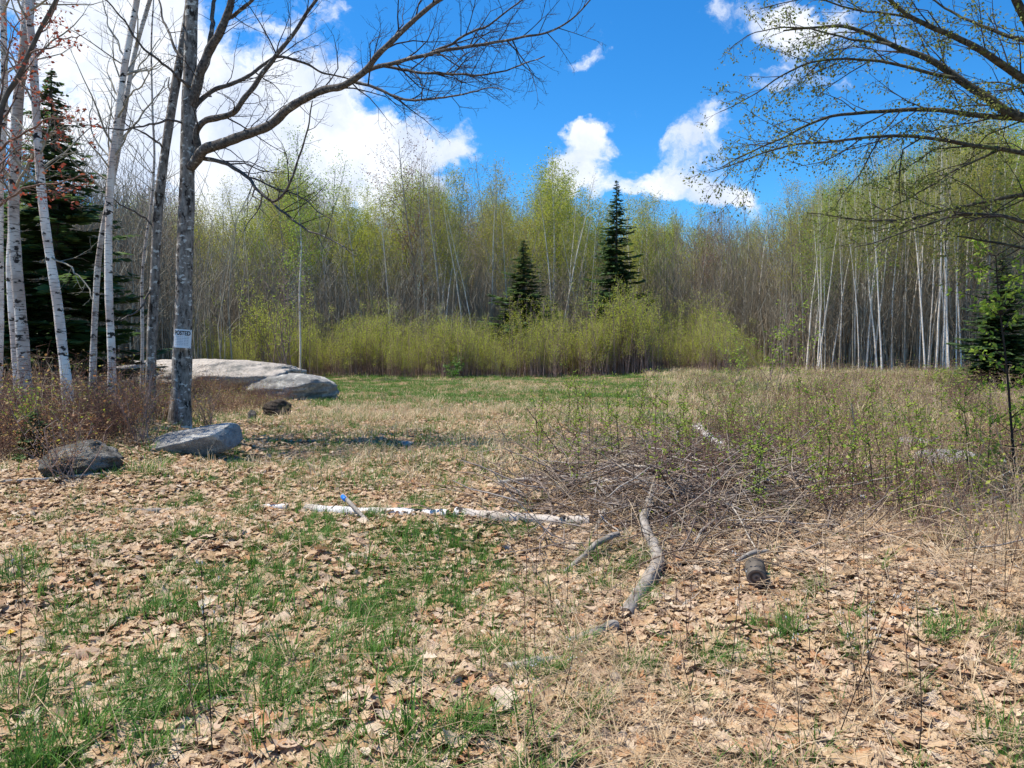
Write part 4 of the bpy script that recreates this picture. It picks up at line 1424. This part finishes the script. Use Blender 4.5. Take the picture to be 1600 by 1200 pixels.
# ------------------------------------------------------------------ russet undergrowth on the left bank and right margin
UG = []
for v in range(6):
    q = np.random.default_rng(980 + v)
    tb, Lp = Tubes(), []
    for j in range(26):
        p = np.array([q.normal() * .22, q.normal() * .22, 0])
        P = wpath(p, (q.normal() * .35, q.normal() * .35, 1), q.uniform(.25, .75) if j % 5 else q.uniform(.8, 1.2), 4, .18, .05)
        tb.add(P, np.linspace(.004, .0016, 4), 3)
        for b in range(3):
            k = q.integers(1, 4)
            e = P[k] + np.array([q.normal(), q.normal(), q.random() * 1.2]) * .10
            tb.add([P[k], (P[k] + e) / 2, e], [.0022, .002, .0014], 3)
            Lp.append(e)
    Va, Pa = tb.arrays()
    Vl, Tl = leaf_quads([p_ for p_ in Lp if rng.random() < .55], None, 0.045, .2, 1, .03)
    mi = np.concatenate([np.zeros(len(Pa[0])), np.ones(len(Tl))])
    UG.append(make_mesh('undergrowth', np.concatenate([Va, Vl]), [Pa[0], Tl + len(Va)], [M['stem_red'] if v < 3 else (M['twig_red'], M['cane'], M['stem_red'])[v - 3], M['redbrush'] if v < 3 else (M['olive'], M['yellowgreen'], M['freshgreen'])[v - 3]], False, mi))
pl = []
while len(pl) < 640:
    a = rng.uniform(-40, 470)
    d = rng.uniform(9.5, 24)
    p = at(a, 600, d)
    zz = float(gz(p.x, p.y))
    py_ = float(proj(p.x, p.y, zz)[1])
    lim = np.interp(a, [0, 120, 210, 330, 420, 480], [722, 712, 668, 652, 640, 612])
    if py_ < lim and not (a > 320 and py_ < 600):
        pl.append((p.x, p.y, zz))
while len(pl) < 1120:
    a = rng.uniform(1060, 1680)
    d = rng.uniform(4.6, 34)
    if rng.random() > (d - 4.3) / 5.5:
        continue
    p = at(a, 600, d)
    if rng.random() < .25 + .5 * (a - 1060) / 600:
        pl.append((p.x, p.y, float(gz(p.x, p.y))))
n = len(pl)
scatter('undergrowth', np.array(pl), np.stack([np.zeros(n), np.zeros(n), rng.random(n) * 6.28], 1), rng.uniform(.6, 1.25, n) * np.where(np.arange(n) < 640, np.where(np.array(pl)[:, 1] > 14, .62, .95), .8), np.where(np.arange(n) < 640, rng.integers(0, 5, n), rng.integers(3, 6, n)), UG, 'russet and brown low shrubs and leaves under the trees')

# ------------------------------------------------------------------ logs and fallen branches
def log_thing(name, label, pts, r, m, cat='log', end_m=None, sides=12, lift=0.0, twigs=0, group=None, endname='cut_end', z_off=None):
    """a fallen stem along ground points given as photo pixels; each point rests on the ground"""
    W = []
    for k, p in enumerate(pts):
        g = gp(p[0], p[1])
        h = p[2] if len(p) > 2 else 0.0
        W.append((g.x, g.y, g.z + h))
    W = np.array(W)
    r = np.asarray(r, float)
    Wc = W.copy()
    Wc[:, 2] += np.interp(np.linspace(0, 1, len(W)), np.linspace(0, 1, len(r)), r) * (0.75 if z_off is None else z_off)
    org = Wc[0].copy()
    axis = unit(Wc[-1] - Wc[0])
    rot = Vector(axis).to_track_quat('Z', 'Y')
    Rm = np.array(rot.to_matrix())
    loc = (Wc - org) @ Rm
    P = smooth_path(loc, 2)
    rr = np.interp(np.linspace(0, 1, len(P)), np.linspace(0, 1, len(r)), r)
    nn = max(12, len(pts) * 6)
    P, rr, L = resample(P, rr, nn)
    P = wob(P, 0.008, int(abs(pts[0][0])))
    rr = rr * (1 + 0.05 * np.sin(np.arange(nn) * 1.3) + 0.04 * np.sin(np.arange(nn) * 2.9))
    tb = Tubes()
    tb.add(P, rr, sides)
    V, pol = tb.arrays(cap=True)
    mi = np.concatenate([np.zeros(len(pol[0])), np.ones(len(pol[1]))]) if len(pol) > 1 else None
    root = thing(name, label, cat, tuple(org), group)
    root.rotation_euler = rot.to_euler()
    add('stem' if cat != 'log' else 'bark', make_mesh(name, V, [pol[0]], m, True), root)
    if len(pol) > 1:
        half = len(pol[1]) // 2
        for part in (pol[1][:half], pol[1][half:]):
            used = np.unique(part)
            re = {a: b for b, a in enumerate(used)}
            add(endname, make_mesh(endname, V[used] + 0, [np.array([[re[a] for a in f] for f in part])], end_m or M['cutend']), root)
    if twigs:
        gb, tp = Tubes(), []
        grow(gb, P, rr, 1, L / twigs, 0.35, tp, 0.003, 0.1, (30, 70), 0.02, 0.7)
        add('side_twigs', gb.mesh('side_twigs', M['brush']), root)
    return root


log_thing('birch_log', 'long straight white birch log lying across the leaves in front of the brush pile', [(712, 808), (780, 817), (850, 822), (922, 824)], [0.060, 0.064, 0.068], M['log_birch'], z_off=0.6)
log_thing('birch_log', 'half buried white birch log with peeling bark behind the leaning grey stick', [(478, 800), (530, 805), (590, 806), (700, 808)], [0.056, 0.058, 0.05], M['log_birch'], z_off=0.45)
log_thing('birch_log', 'short white end of birch log just showing in the leaves left of the grass tuft', [(395, 797), (450, 796)], [0.042, 0.045], M['log_birch'], z_off=0.3)
log_thing('branch', 'grey weathered branch stub lying alone in the leaves at left', [(205, 805), (268, 803)], [0.038, 0.034], M['stick'], 'branch')
log_thing('branch', 'thick crooked grey branch curving towards the camera through the brush pile', [(1021, 778, .10), (1008, 815, .08), (1005, 835, .06), (1022, 865, .03), (1030, 888, .02), (1010, 922, .01), (978, 968, 0)], [0.026, 0.04, 0.05, 0.042], M['stick'], 'branch', twigs=5)
log_thing('branch', 'arched dead grey branch propped over a dark hollow left of the crooked branch', [(880, 900, 0), (915, 880, .06), (945, 868, .12), (966, 862, .13)], [0.016, 0.024, 0.022], M['stick'], 'branch', twigs=3)
log_thing('branch', 'pale straight stick crossing the left end of the brush pile', [(778, 762, .04), (850, 757, .05), (930, 752, .05)], [0.024, 0.028, 0.022], M['stick_pale'], 'branch', twigs=3)
log_thing('branch', 'long pale bark stripped branch across the middle of the brush pile', [(970, 745, .10), (1030, 752, .10), (1092, 768, .06)], [0.034, 0.036, 0.03], M['stick_pale'], 'branch', twigs=3)
log_thing('branch', 'thin grey stick running from log end towards crooked branch', [(955, 790, .06), (985, 798, .05), (1008, 808, .03)], [0.016, 0.015], M['stick'], 'branch')
log_thing('branch', 'short broken grey stick standing off the right end of birch log', [(945, 808, .05), (928, 838, 0)], [0.022, 0.020], M['stick'], 'branch')
log_thing('branch', 'forked thin grey branch at the upper left of brush pile', [(905, 750, .08), (940, 775, .08), (962, 800, .03)], [0.014, 0.018, 0.012], M['stick'], 'branch', twigs=4)
log_thing('birch_log', 'white birch log with dark cut end sticking out of the brush pile', [(1085, 680, .10), (1112, 700, .12), (1142, 732, .08)], [0.055, 0.058, 0.06], M['log_birch'], end_m=M['cutend'])
log_thing('birch_log', 'grey split log lying beside the white cut birch log in the brush', [(1120, 692, .10), (1158, 730, .05)], [0.035, 0.035], M['stick'])
log_thing('branch', 'pale bent branch in the brush pile left of white cut log', [(1058, 700, .06), (1075, 725, .06), (1088, 755, .04)], [0.026, 0.026, 0.02], M['stick_pale'], 'branch')
log_thing('branch', 'thin pale pole running down through the right of brush pile', [(1200, 702, .15), (1232, 750, .10), (1262, 800, .02)], [0.010, 0.012, 0.010], M['stick_pale'], 'branch')
log_thing('branch', 'long thin straw coloured stem arching from brush to the leaves', [(1095, 770, .06), (1140, 805, .14), (1185, 870, .02)], [0.006, 0.007, 0.005], M['stick_pale'], 'branch', sides=6)
log_thing('stump', 'dark round cut log end facing the camera over a black hollow', [(1182, 926, .05), (1180, 912, .05), (1179, 903, .03)], [0.062, 0.064, 0.062], M['trunk_dark'], 'log')
log_thing('branch', 'loose grey bark strip lying on top of the dark cut log', [(1150, 902, .10), (1175, 890, .115), (1200, 886, .11)], [0.012, 0.018, 0.010], M['stick'], 'branch')
log_thing('log', 'buried pale log whose cut end shows among oak leaves lower centre', [(788, 1060, .0), (850, 1046, .0), (900, 1030, -.03)], [0.040, 0.038, 0.030], M['stick_pale'])
log_thing('log', 'grey half buried log end below the crooked branch', [(890, 1012, -.01), (930, 998, 0), (962, 988, .01)], [0.034, 0.036, 0.036], M['stick'])
log_thing('branch', 'forked grey dead branch over the flat rock near right edge', [(1438, 742, 0), (1440, 722, .06), (1452, 705, .14), (1466, 700, .18)], [0.018, 0.02, 0.012], M['stick'], 'branch', twigs=4)
log_thing('branch', 'pale dead stick lying below the flat rock near right edge', [(1470, 755, 0), (1510, 745, .05), (1565, 740, .06)], [0.012, 0.014, 0.010], M['stick_pale'], 'branch', twigs=3)
log_thing('branch', 'thin pale pole lying along the edge of the left bank', [(0, 757, .02), (90, 752, .02), (180, 742, .02)], [0.016, 0.018, 0.012], M['stick_pale'], 'branch')
log_thing('branch', 'slim dead branch in front of the birch log end, lower centre', [(1085, 860, .05), (1105, 835, .09), (1140, 815, .05)], [0.012, 0.013, 0.008], M['stick'], 'branch', twigs=4)

for lab, pts_, r_, m_ in [
    ('short grey stick between the forked branch and the crooked branch', [(932, 790, .05), (960, 803, .04)], [.015, .012], 'stick'),
    ('short pale curved stick right of the long stripped branch end', [(1088, 777, .08), (1094, 790, .05), (1093, 806, .01)], [.012, .014, .01], 'stick_pale'),
    ('grey stick slanting up right of the crooked branch elbow', [(1042, 836, .02), (1075, 816, .06)], [.013, .011], 'stick'),
    ('second slanting grey stick just right of the first by the elbow', [(1066, 838, .02), (1090, 821, .06)], [.014, .012], 'stick'),
    ('thin grey stick lying level above the dark cut log', [(1138, 818, .03), (1192, 835, .02)], [.009, .008], 'stick'),
    ('pale bark strip on the leaves below the crooked branch foot', [(1056, 960, .0), (1087, 934, .01)], [.014, .010], 'stick_pale'),
    ('pale upright broken stick left of white cut log', [(1059, 693, .18), (1057, 716, .05)], [.022, .022], 'stick_pale'),
    ('small white birch piece at the upper end of the brush pile', [(1092, 677, .16), (1106, 691, .14)], [.026, .026], 'log_birch'),
    ('grey stick beside the right of the white cut log', [(1137, 706, .12), (1156, 727, .05)], [.018, .015], 'stick'),
    ('pale thin pole running down right of white cut log', [(1184, 718, .14), (1220, 761, .05)], [.011, .009], 'stick_pale'),
    ('dark grey stick below the end of stripped branch', [(1104, 768, .10), (1141, 798, .04)], [.015, .012], 'stick'),
    ('light level stick in the middle of brush right of stripped branch', [(1133, 785, .08), (1168, 780, .08)], [.010, .009], 'stick_pale'),
    ('grey stick pointing up right under stripped branch', [(1094, 798, .03), (1121, 781, .10)], [.013, .010], 'stick'),
    ('long thin straw pole slanting below the forked branch near right edge', [(1398, 788, .01), (1430, 760, .08), (1460, 737, .20)], [.007, .008, .005], 'stick_pale'),
    ('pale dead branch lying level at right below the flat rock', [(1415, 829, .03), (1490, 805, .06), (1568, 786, .08)], [.012, .012, .007], 'stick_pale'),
    ('bent grey branch behind the left end of the brush', [(862, 742, .06), (905, 734, .10), (960, 738, .06)], [.013, .015, .009], 'stick'),
    ('grey stick crossing behind the crooked branch top', [(985, 775, .10), (1035, 764, .14), (1070, 772, .10)], [.013, .015, .010], 'stick'),
    ('weathered stick leaning out of the right side of brush', [(1215, 790, .02), (1250, 765, .14), (1290, 745, .24)], [.014, .012, .007], 'stick')]:
    log_thing('branch', lab, pts_, r_, M[m_], 'branch', sides=9, twigs=2)

# grey stick with the blue band leaning on the log
g0, g1 = gp(580, 822), gp(541, 795)
b0 = np.array((g0.x, g0.y, g0.z + 0.01))
b1 = np.array((g1.x, g1.y - 0.15, g1.z + 0.17))
st_ = thing('stick', 'grey leaning stick with a blue band at the birch log', 'stick', tuple(b0))
tb = Tubes()
tb.add(np.linspace(0, 1, 7)[:, None] * (b1 - b0)[None], np.linspace(0.016, 0.021, 7), 9)
add('shaft', tb.mesh('shaft', M['stick'], cap=True), st_)
tb = Tubes()
q = (b1 - b0)
tb.add(np.array([q * .84, q * .88, q * .93, q * .96]) + np.array([[-.012, -.004, 0]]), [0.0225, 0.0245, 0.0245, 0.0225], 10)
add('blue_band', tb.mesh('blue_band', M['blue'], cap=True), st_)

# fine brush: uncountable twigs
tb, cb_ = Tubes(), Tubes()
nb_ = 0
while nb_ < 5600:
    a, b = rng.normal(1080, 185), rng.normal(750, 62)
    if not (740 < a < 1560 and 655 < b < 960):
        continue
    if b > 880 and rng.random() < 0.6:
        continue
    g = gp(a, b)
    L = rng.uniform(.12, .5) if rng.random() < .7 else rng.uniform(.5, 1.1)
    az = rng.random() * 6.28
    d = np.array([math.cos(az), math.sin(az), rng.normal() * .22])
    hz = rng.random() ** 1.3 * 0.30 * math.exp(-((a - 1090) / 230) ** 2 - ((b - 745) / 60) ** 2) + 0.012
    P = wpath((g.x, g.y, g.z + hz), d, L, 5, .16, 0.0)
    P[:, 2] = np.maximum(P[:, 2], gz(P[:, 0], P[:, 1]) + .008)
    r0 = rng.choice([.0026, .0038, .006, .010], p=[.20, .32, .28, .20])
    tb.add(P, np.linspace(r0, r0 * .45, 5), 4 if r0 > .003 else 3)
    nb_ += 1
while nb_ < 7900:
    a, b = rng.uniform(800, 1600), rng.uniform(640, 960)
    g = gp(a, b)
    az = rng.random() * 6.28
    P = wpath((g.x, g.y, g.z + .02 + .05 * rng.random()), (math.cos(az), math.sin(az), rng.normal() * .3), rng.uniform(.12, .5), 5, .16, 0.0)
    P[:, 2] = np.maximum(P[:, 2], gz(P[:, 0], P[:, 1]) + .008)
    cb_.add(P, np.linspace(.0026, .0012, 5), 3)
    nb_ += 1
add('dry_stems', cb_.mesh('dry_stems', M['cane']), kind='stuff', label='loose tan dead stems littering the ground round the brush pile')
add('brush_twigs', tb.mesh('brush_twigs', M['brushpile']), kind='stuff', label='heap of fine dead grey brown twigs in the brush pile')

# ------------------------------------------------------------------ leafy saplings, weed stalks
def star_leaves(pts, size, q, droop=.5):
    """clusters of broad leaves: each a 6-tri lobed leaf"""
    Vs, T, off = [], [], 0
    for p in pts:
        d = q.normal(size=3)
        d[2] = d[2] * .5 - droop * .3
        d = unit(d)
        s = unit(np.cross(d, q.normal(size=3)))
        nn = np.cross(d, s)
        L = size * q.uniform(.6, 1.25)
        ring = [(0, 0), (.35, .34), (.62, .26), (1, 0), (.62, -.26), (.35, -.34)]
        for u_, v_ in ring:
            Vs.append(p + d * L * u_ + s * L * v_ + nn * L * abs(v_) * .35)
        T += [[off, off + 1, off + 2], [off, off + 2, off + 3], [off, off + 3, off + 4], [off, off + 4, off + 5]]
        off += 6
    return np.array(Vs), np.array(T)


def sapling_proto(seed, h, nb, lsz, nl):
    q = np.random.default_rng(seed)
    st = rng.bit_generator.state
    rng.bit_generator.state = np.random.default_rng(seed).bit_generator.state
    P = wpath((0, 0, -.03), (q.normal() * .12, q.normal() * .12, 1), h, 8, .07, .04)
    tb = Tubes()
    tb.add(P, np.linspace(.006, .0022, 8), 5)
    Lp = []
    for b in range(nb):
        k = q.integers(2, 8)
        az = q.random() * 6.28
        Q = wpath(P[k], (math.cos(az), math.sin(az), q.uniform(.6, 1.4)), h * q.uniform(.12, .32), 4, .12, .03)
        tb.add(Q, np.linspace(.003, .0014, 4), 3)
        for s_ in range(nl):
            f = q.random()
            kk = min(2, int(f * 3))
            Lp.append(Q[kk] + (Q[kk + 1] - Q[kk]) * (f * 3 - kk) + q.normal(size=3) * .012)
    for s_ in range(nl * 3):
        f = q.uniform(.25, 1) * 6.99
        Lp.append(P[int(f)] + (P[int(f) + 1] - P[int(f)]) * (f % 1) + q.normal(size=3) * .015)
    V, T = star_leaves(Lp, lsz, q)
    rng.bit_generator.state = st
    return tb, V, T


SAP = []
for k in range(6):
    tb, V, T = sapling_proto(600 + k, 1.0, 12 + k % 4, 0.030, 7)
    SAP.append((tb.mesh('stem', M['stem_red'] if k % 2 else M['stem_dark']), make_mesh('leaves', V, [T], M['freshgreen'])))
items = [(968, 735, 575), (1030, 792, 575), (1062, 722, 600), (1275, 790, 640), (1262, 800, 660), (1372, 745, 605), (1090, 700, 590), (1240, 760, 655), (1310, 790, 680), (1345, 700, 600), (1195, 690, 590), (1130, 690, 580), (845, 735, 640), (905, 770, 660), (920, 700, 590), (815, 720, 660)]
for k in range(92):
    a = rng.uniform(830, 1600)
    b = rng.uniform(660, 850) if a > 1150 else rng.uniform(650, 760)
    items.append((a, b, b - rng.uniform(60, 150) * (b - 545) / 190 - 18))
sap_list = []
for (a, b, tp_) in items:
    g = gp(a, b)
    top = at(a, tp_, g.y).z
    h = max(.22, min(1.5, (top - g.z) * .85))
    k = int(rng.integers(0, 6))
    root = thing('leafy_sapling', 'x', 'sapling', (g.x, g.y, g.z), 'young leafy saplings around the brush pile', (0, R(rng.normal() * 5), rng.random() * 6.28), (0.6 + .4 * h, .6 + .4 * h, h))
    add('stem', SAP[k][0], root)
    add('leaves', SAP[k][1], root)
    sap_list.append((a, b, root))
SM = [(850, 'the gap before the brush'), (1020, 'the crooked branch'), (1140, 'the white cut log'), (1280, 'the right side of the brush'), (1450, 'the flat rock at right')]
bucket = {}
for a, b, root in sap_list:
    k = int(np.argmin([abs(a - mx) for mx, _ in SM]))
    bucket.setdefault((k, a >= SM[k][0]), []).append((abs(a - SM[k][0]), root))
for (k, rt), lst in bucket.items():
    lst.sort(key=lambda q: q[0])
    for j, (_, root) in enumerate(lst):
        root['label'] = 'thin leafy green sapling, %s to the %s of %s' % (ORD[min(j, 29)], 'right' if rt else 'left', SM[k][1])

# dry arching canes: a tangle nobody could count
tb = Tubes()
for k in range(420):
    a = rng.uniform(800, 1620)
    b = rng.uniform(640, 900)
    if a < 900 and b > 780:
        continue
    g = gp(a, b)
    az = rng.random() * 6.28
    L = rng.uniform(.3, 1.1)
    up = rng.uniform(.3, 1.6)
    ss = np.linspace(0, 1, 7)
    P = np.stack([g.x + math.cos(az) * L * ss, g.y + math.sin(az) * L * ss, g.z + .01 + up * L * (ss * .9 - .75 * ss ** 2.2)], 1)
    P = wob(P, .02, k)
    P[:, 2] = np.maximum(P[:, 2], gz(P[:, 0], P[:, 1]) + .01)
    tb.add(P, np.linspace(.0032, .0014, 7), 4)
add('dry_canes', tb.mesh('dry_canes', M['cane']), kind='stuff', label='tangle of pale dry arching canes over the brush and right field')

# bright maple sapling at the right edge
q = np.random.default_rng(77)
dS = 8.0
P = smooth_path(trace([(1592, 860), (1587, 760), (1580, 660), (1572, 560), (1560, 470), (1556, 400)], dS), 2)
org = P[0].copy()
org[2] = float(gz(org[0], org[1]))
P[0, 2] = org[2] - .05
ms = thing('maple_sapling', 'maple sapling with bright lime drooping leaves in front of the low spruce', 'sapling', tuple(org))
tb = Tubes()
P2, rr2, _ = resample(P - org, np.linspace(.018, .005, len(P)), 24)
tb.add(P2, rr2, 7)
Lp = []
for j in range(50):
    k = int(q.integers(5, 24))
    az = q.random() * 6.28
    Q = wpath(P2[k], (math.cos(az), math.sin(az), q.uniform(.1, .9)), q.uniform(.25, .8), 5, .14, .02)
    tb.add(Q, np.linspace(.006, .002, 5), 4)
    for s_ in (2, 3, 4):
        for c_ in range(6):
            Lp.append(Q[s_] + q.normal(size=3) * .028)
add('stem', tb.mesh('stem', M['stem_dark']), ms)
V, T = star_leaves(Lp, .058, q, 1.6)
add('leaves', make_mesh('leaves', V, [T], M['freshgreen']), ms)

# leafy shrubs at middle distance
def shrub(label, px, base_py, top_py, seed, m, nst=9, spread=.35, lsz=.05, depth=None, stem=None):
    q = np.random.default_rng(seed)
    g = gp(px, base_py) if depth is None else at(px, base_py, depth)
    g.z = float(gz(g.x, g.y))
    H = at(px, top_py, g.y).z - g.z
    root = thing('shrub', label, 'shrub', (g.x, g.y, g.z))
    tb, Lp = Tubes(), []
    for j in range(nst):
        P = wpath((q.normal() * .06 * H, q.normal() * .06 * H, -.03), (q.normal() * spread, q.normal() * spread, 1), H * q.uniform(.6, 1.05), 7, .09, .03)
        tb.add(P, np.linspace(.008, .003, 7) * max(1, H / 2), 4)
        for b in range(9):
            k = int(q.integers(2, 7))
            az = q.random() * 6.28
            Q = wpath(P[k], (math.cos(az), math.sin(az), .9), H * q.uniform(.06, .2), 4, .15, .03)
            tb.add(Q, np.linspace(.004, .002, 4) * max(1, H / 2), 3)
            for c_ in range(7):
                Lp.append(Q[int(q.integers(1, 4))] + q.normal(size=3) * .05)
    add('stems', tb.mesh('stems', stem or M['stem_thicket']), root)
    V, T = star_leaves(Lp, lsz, q)
    add('leaves', make_mesh('leaves', V, [T], m), root)


shrub('airy yellow green shrub standing before the left end of the birch stand', 1210, 615, 478, 41, M['freshgreen'], 9, .38, .07)
shrub('smaller yellow green shrub left of the airy shrub in tan grass', 1150, 612, 520, 42, M['freshgreen'], 7, .35, .06)
shrub('bright green young birch clump by the far thicket behind the outcrop', 448, 582, 405, 43, M['freshgreen'], 10, .14, .075, 33)
shrub('low dark green bush at the foot of the far thicket', 708, 592, 560, 44, M['grass'], 8, .5, .09)
shrub('bare brown tangled shrub in front of the shaded boulder at left', 105, 752, 628, 45, M['redbrush'], 12, .55, .02)
shrub('bare reddish twiggy shrub between slab boulder and white birches', 222, 690, 570, 46, M['redbrush'], 14, .4, .02)
shrub('bare twiggy shrub at the foot of the posted tree', 330, 672, 590, 47, M['redbrush'], 12, .5, .02)
shrub('light green leafed low shrub beside the fir sapling', 25, 690, 600, 48, M['freshgreen'], 6, .5, .05)
shrub('small green bush under the low spruce at right', 1480, 612, 572, 49, M['freshgreen'], 9, .5, .08)

# weed stalks
WS = []
for k in range(5):
    q = np.random.default_rng(700 + k)
    st = rng.bit_generator.state
    rng.bit_generator.state = np.random.default_rng(700 + k).bit_generator.state
    tb = Tubes()
    P = wpath((0, 0, -.02), (q.normal() * .08, q.normal() * .08, 1), 1.0, 9, .035, .02)
    tb.add(P, np.linspace(.0036, .0018, 9), 4)
    hd = Tubes()
    for j in range(10 if k % 2 else 4):
        kk = int(q.integers(5, 9))
        e = P[kk] + np.array([q.normal(), q.normal(), .8 + q.random()]) * .035
        tb.add([P[kk], (P[kk] + e) / 2, e], [.0011, .001, .0009], 3)
        hd.add([e, e + np.array([q.normal() * .004, q.normal() * .004, .012]), e + np.array([0, 0, .02])], [.0008, .0042, .0008], 4)
    rng.bit_generator.state = st
    WS.append((tb.mesh('stem', M['stem_dark'] if k < 3 else M['stem_red']), hd.mesh('seed_head', M['fluff'] if k == 1 else M['brush'])))
stalks = [(310, 1178, 1000), (334, 1190, 880), (27, 1130, 850), (32, 960, 850), (360, 1080, 890), (1213, 1110, 930), (1250, 1185, 955), (1308, 1152, 890), (1362, 1112, 895), (1435, 1196, 950), (1190, 1197, 1080), (1265, 1040, 930), (846, 1197, 1050), (1400, 1190, 1130), (1574, 960, 800), (1505, 920, 800), (98, 900, 810), (152, 930, 830), (445, 860, 790), (600, 870, 800)]
for k in range(34):
    a = rng.uniform(820, 1595)
    b = rng.uniform(860, 1150)
    stalks.append((a, b, b - rng.uniform(90, 210)))
lst = []
for a, b, tp_ in stalks:
    g = gp(a, b)
    h = max(.12, at(a, tp_, g.y).z - g.z)
    k = int(rng.integers(0, 5))
    root = thing('weed_stalk', 'x', 'stalk', (g.x, g.y, g.z), 'thin dry weed stalks standing in the leaf litter', (R(rng.normal() * 5), R(rng.normal() * 7), rng.random() * 6.28), (.6, .6, h))
    if h < .9:
        root.scale = (.7, .7, h)
    add('stem', WS[k][0], root)
    add('seed_head', WS[k][1], root)
    lst.append((a, b, root))
WM = [(60, 'the yellow dandelion'), (320, 'the grassy left foreground'), (800, 'the buried pale log'), (1000, 'the foot of the crooked branch'), (1180, 'the dark cut log end'), (1300, 'the pale thin pole end'), (1500, 'the lower right corner leaves')]
bucket = {}
for a, b, root in lst:
    k = int(np.argmin([abs(a - mx) for mx, _ in WM]))
    bucket.setdefault((k, a >= WM[k][0]), []).append((abs(a - WM[k][0]), root))
for (k, rt), l_ in bucket.items():
    l_.sort(key=lambda q: q[0])
    for j, (_, root) in enumerate(l_):
        root['label'] = 'thin dark dry weed stalk, %s counted %s from %s' % (ORD[min(j, 29)], 'rightward' if rt else 'leftward', WM[k][1])

# dandelion
g = gp(16, 1012)
dn = thing('dandelion', 'single yellow dandelion flower in the grass at the left edge', 'flower', (g.x, g.y, g.z), None, None, (1.25, 1.25, 1.4))
tb = Tubes()
tb.add([(0, 0, 0), (.004, 0, .03), (.006, -.004, .06)], [.0025, .002, .002], 5)
add('stem', tb.mesh('stem', M['grass']), dn)
Vs, T, off = [], [], 0
for ringk, (rr_, zz, npt) in enumerate(((.019, .060, 18), (.014, .066, 14), (.008, .070, 9))):
    for k in range(npt):
        a = 6.283 * k / npt + ringk * .2
        c_, s_ = math.cos(a), math.sin(a)
        Vs += [(.006 - .003 * s_, -.004 + .003 * c_, zz - .003), (.006 + .003 * s_, -.004 - .003 * c_, zz - .003), (.006 + rr_ * c_, -.004 + rr_ * s_, zz + .004)]
        T.append([off, off + 1, off + 2])
        off += 3
add('flower_head', make_mesh('flower_head', Vs, [np.array(T)], M['yellow']), dn)
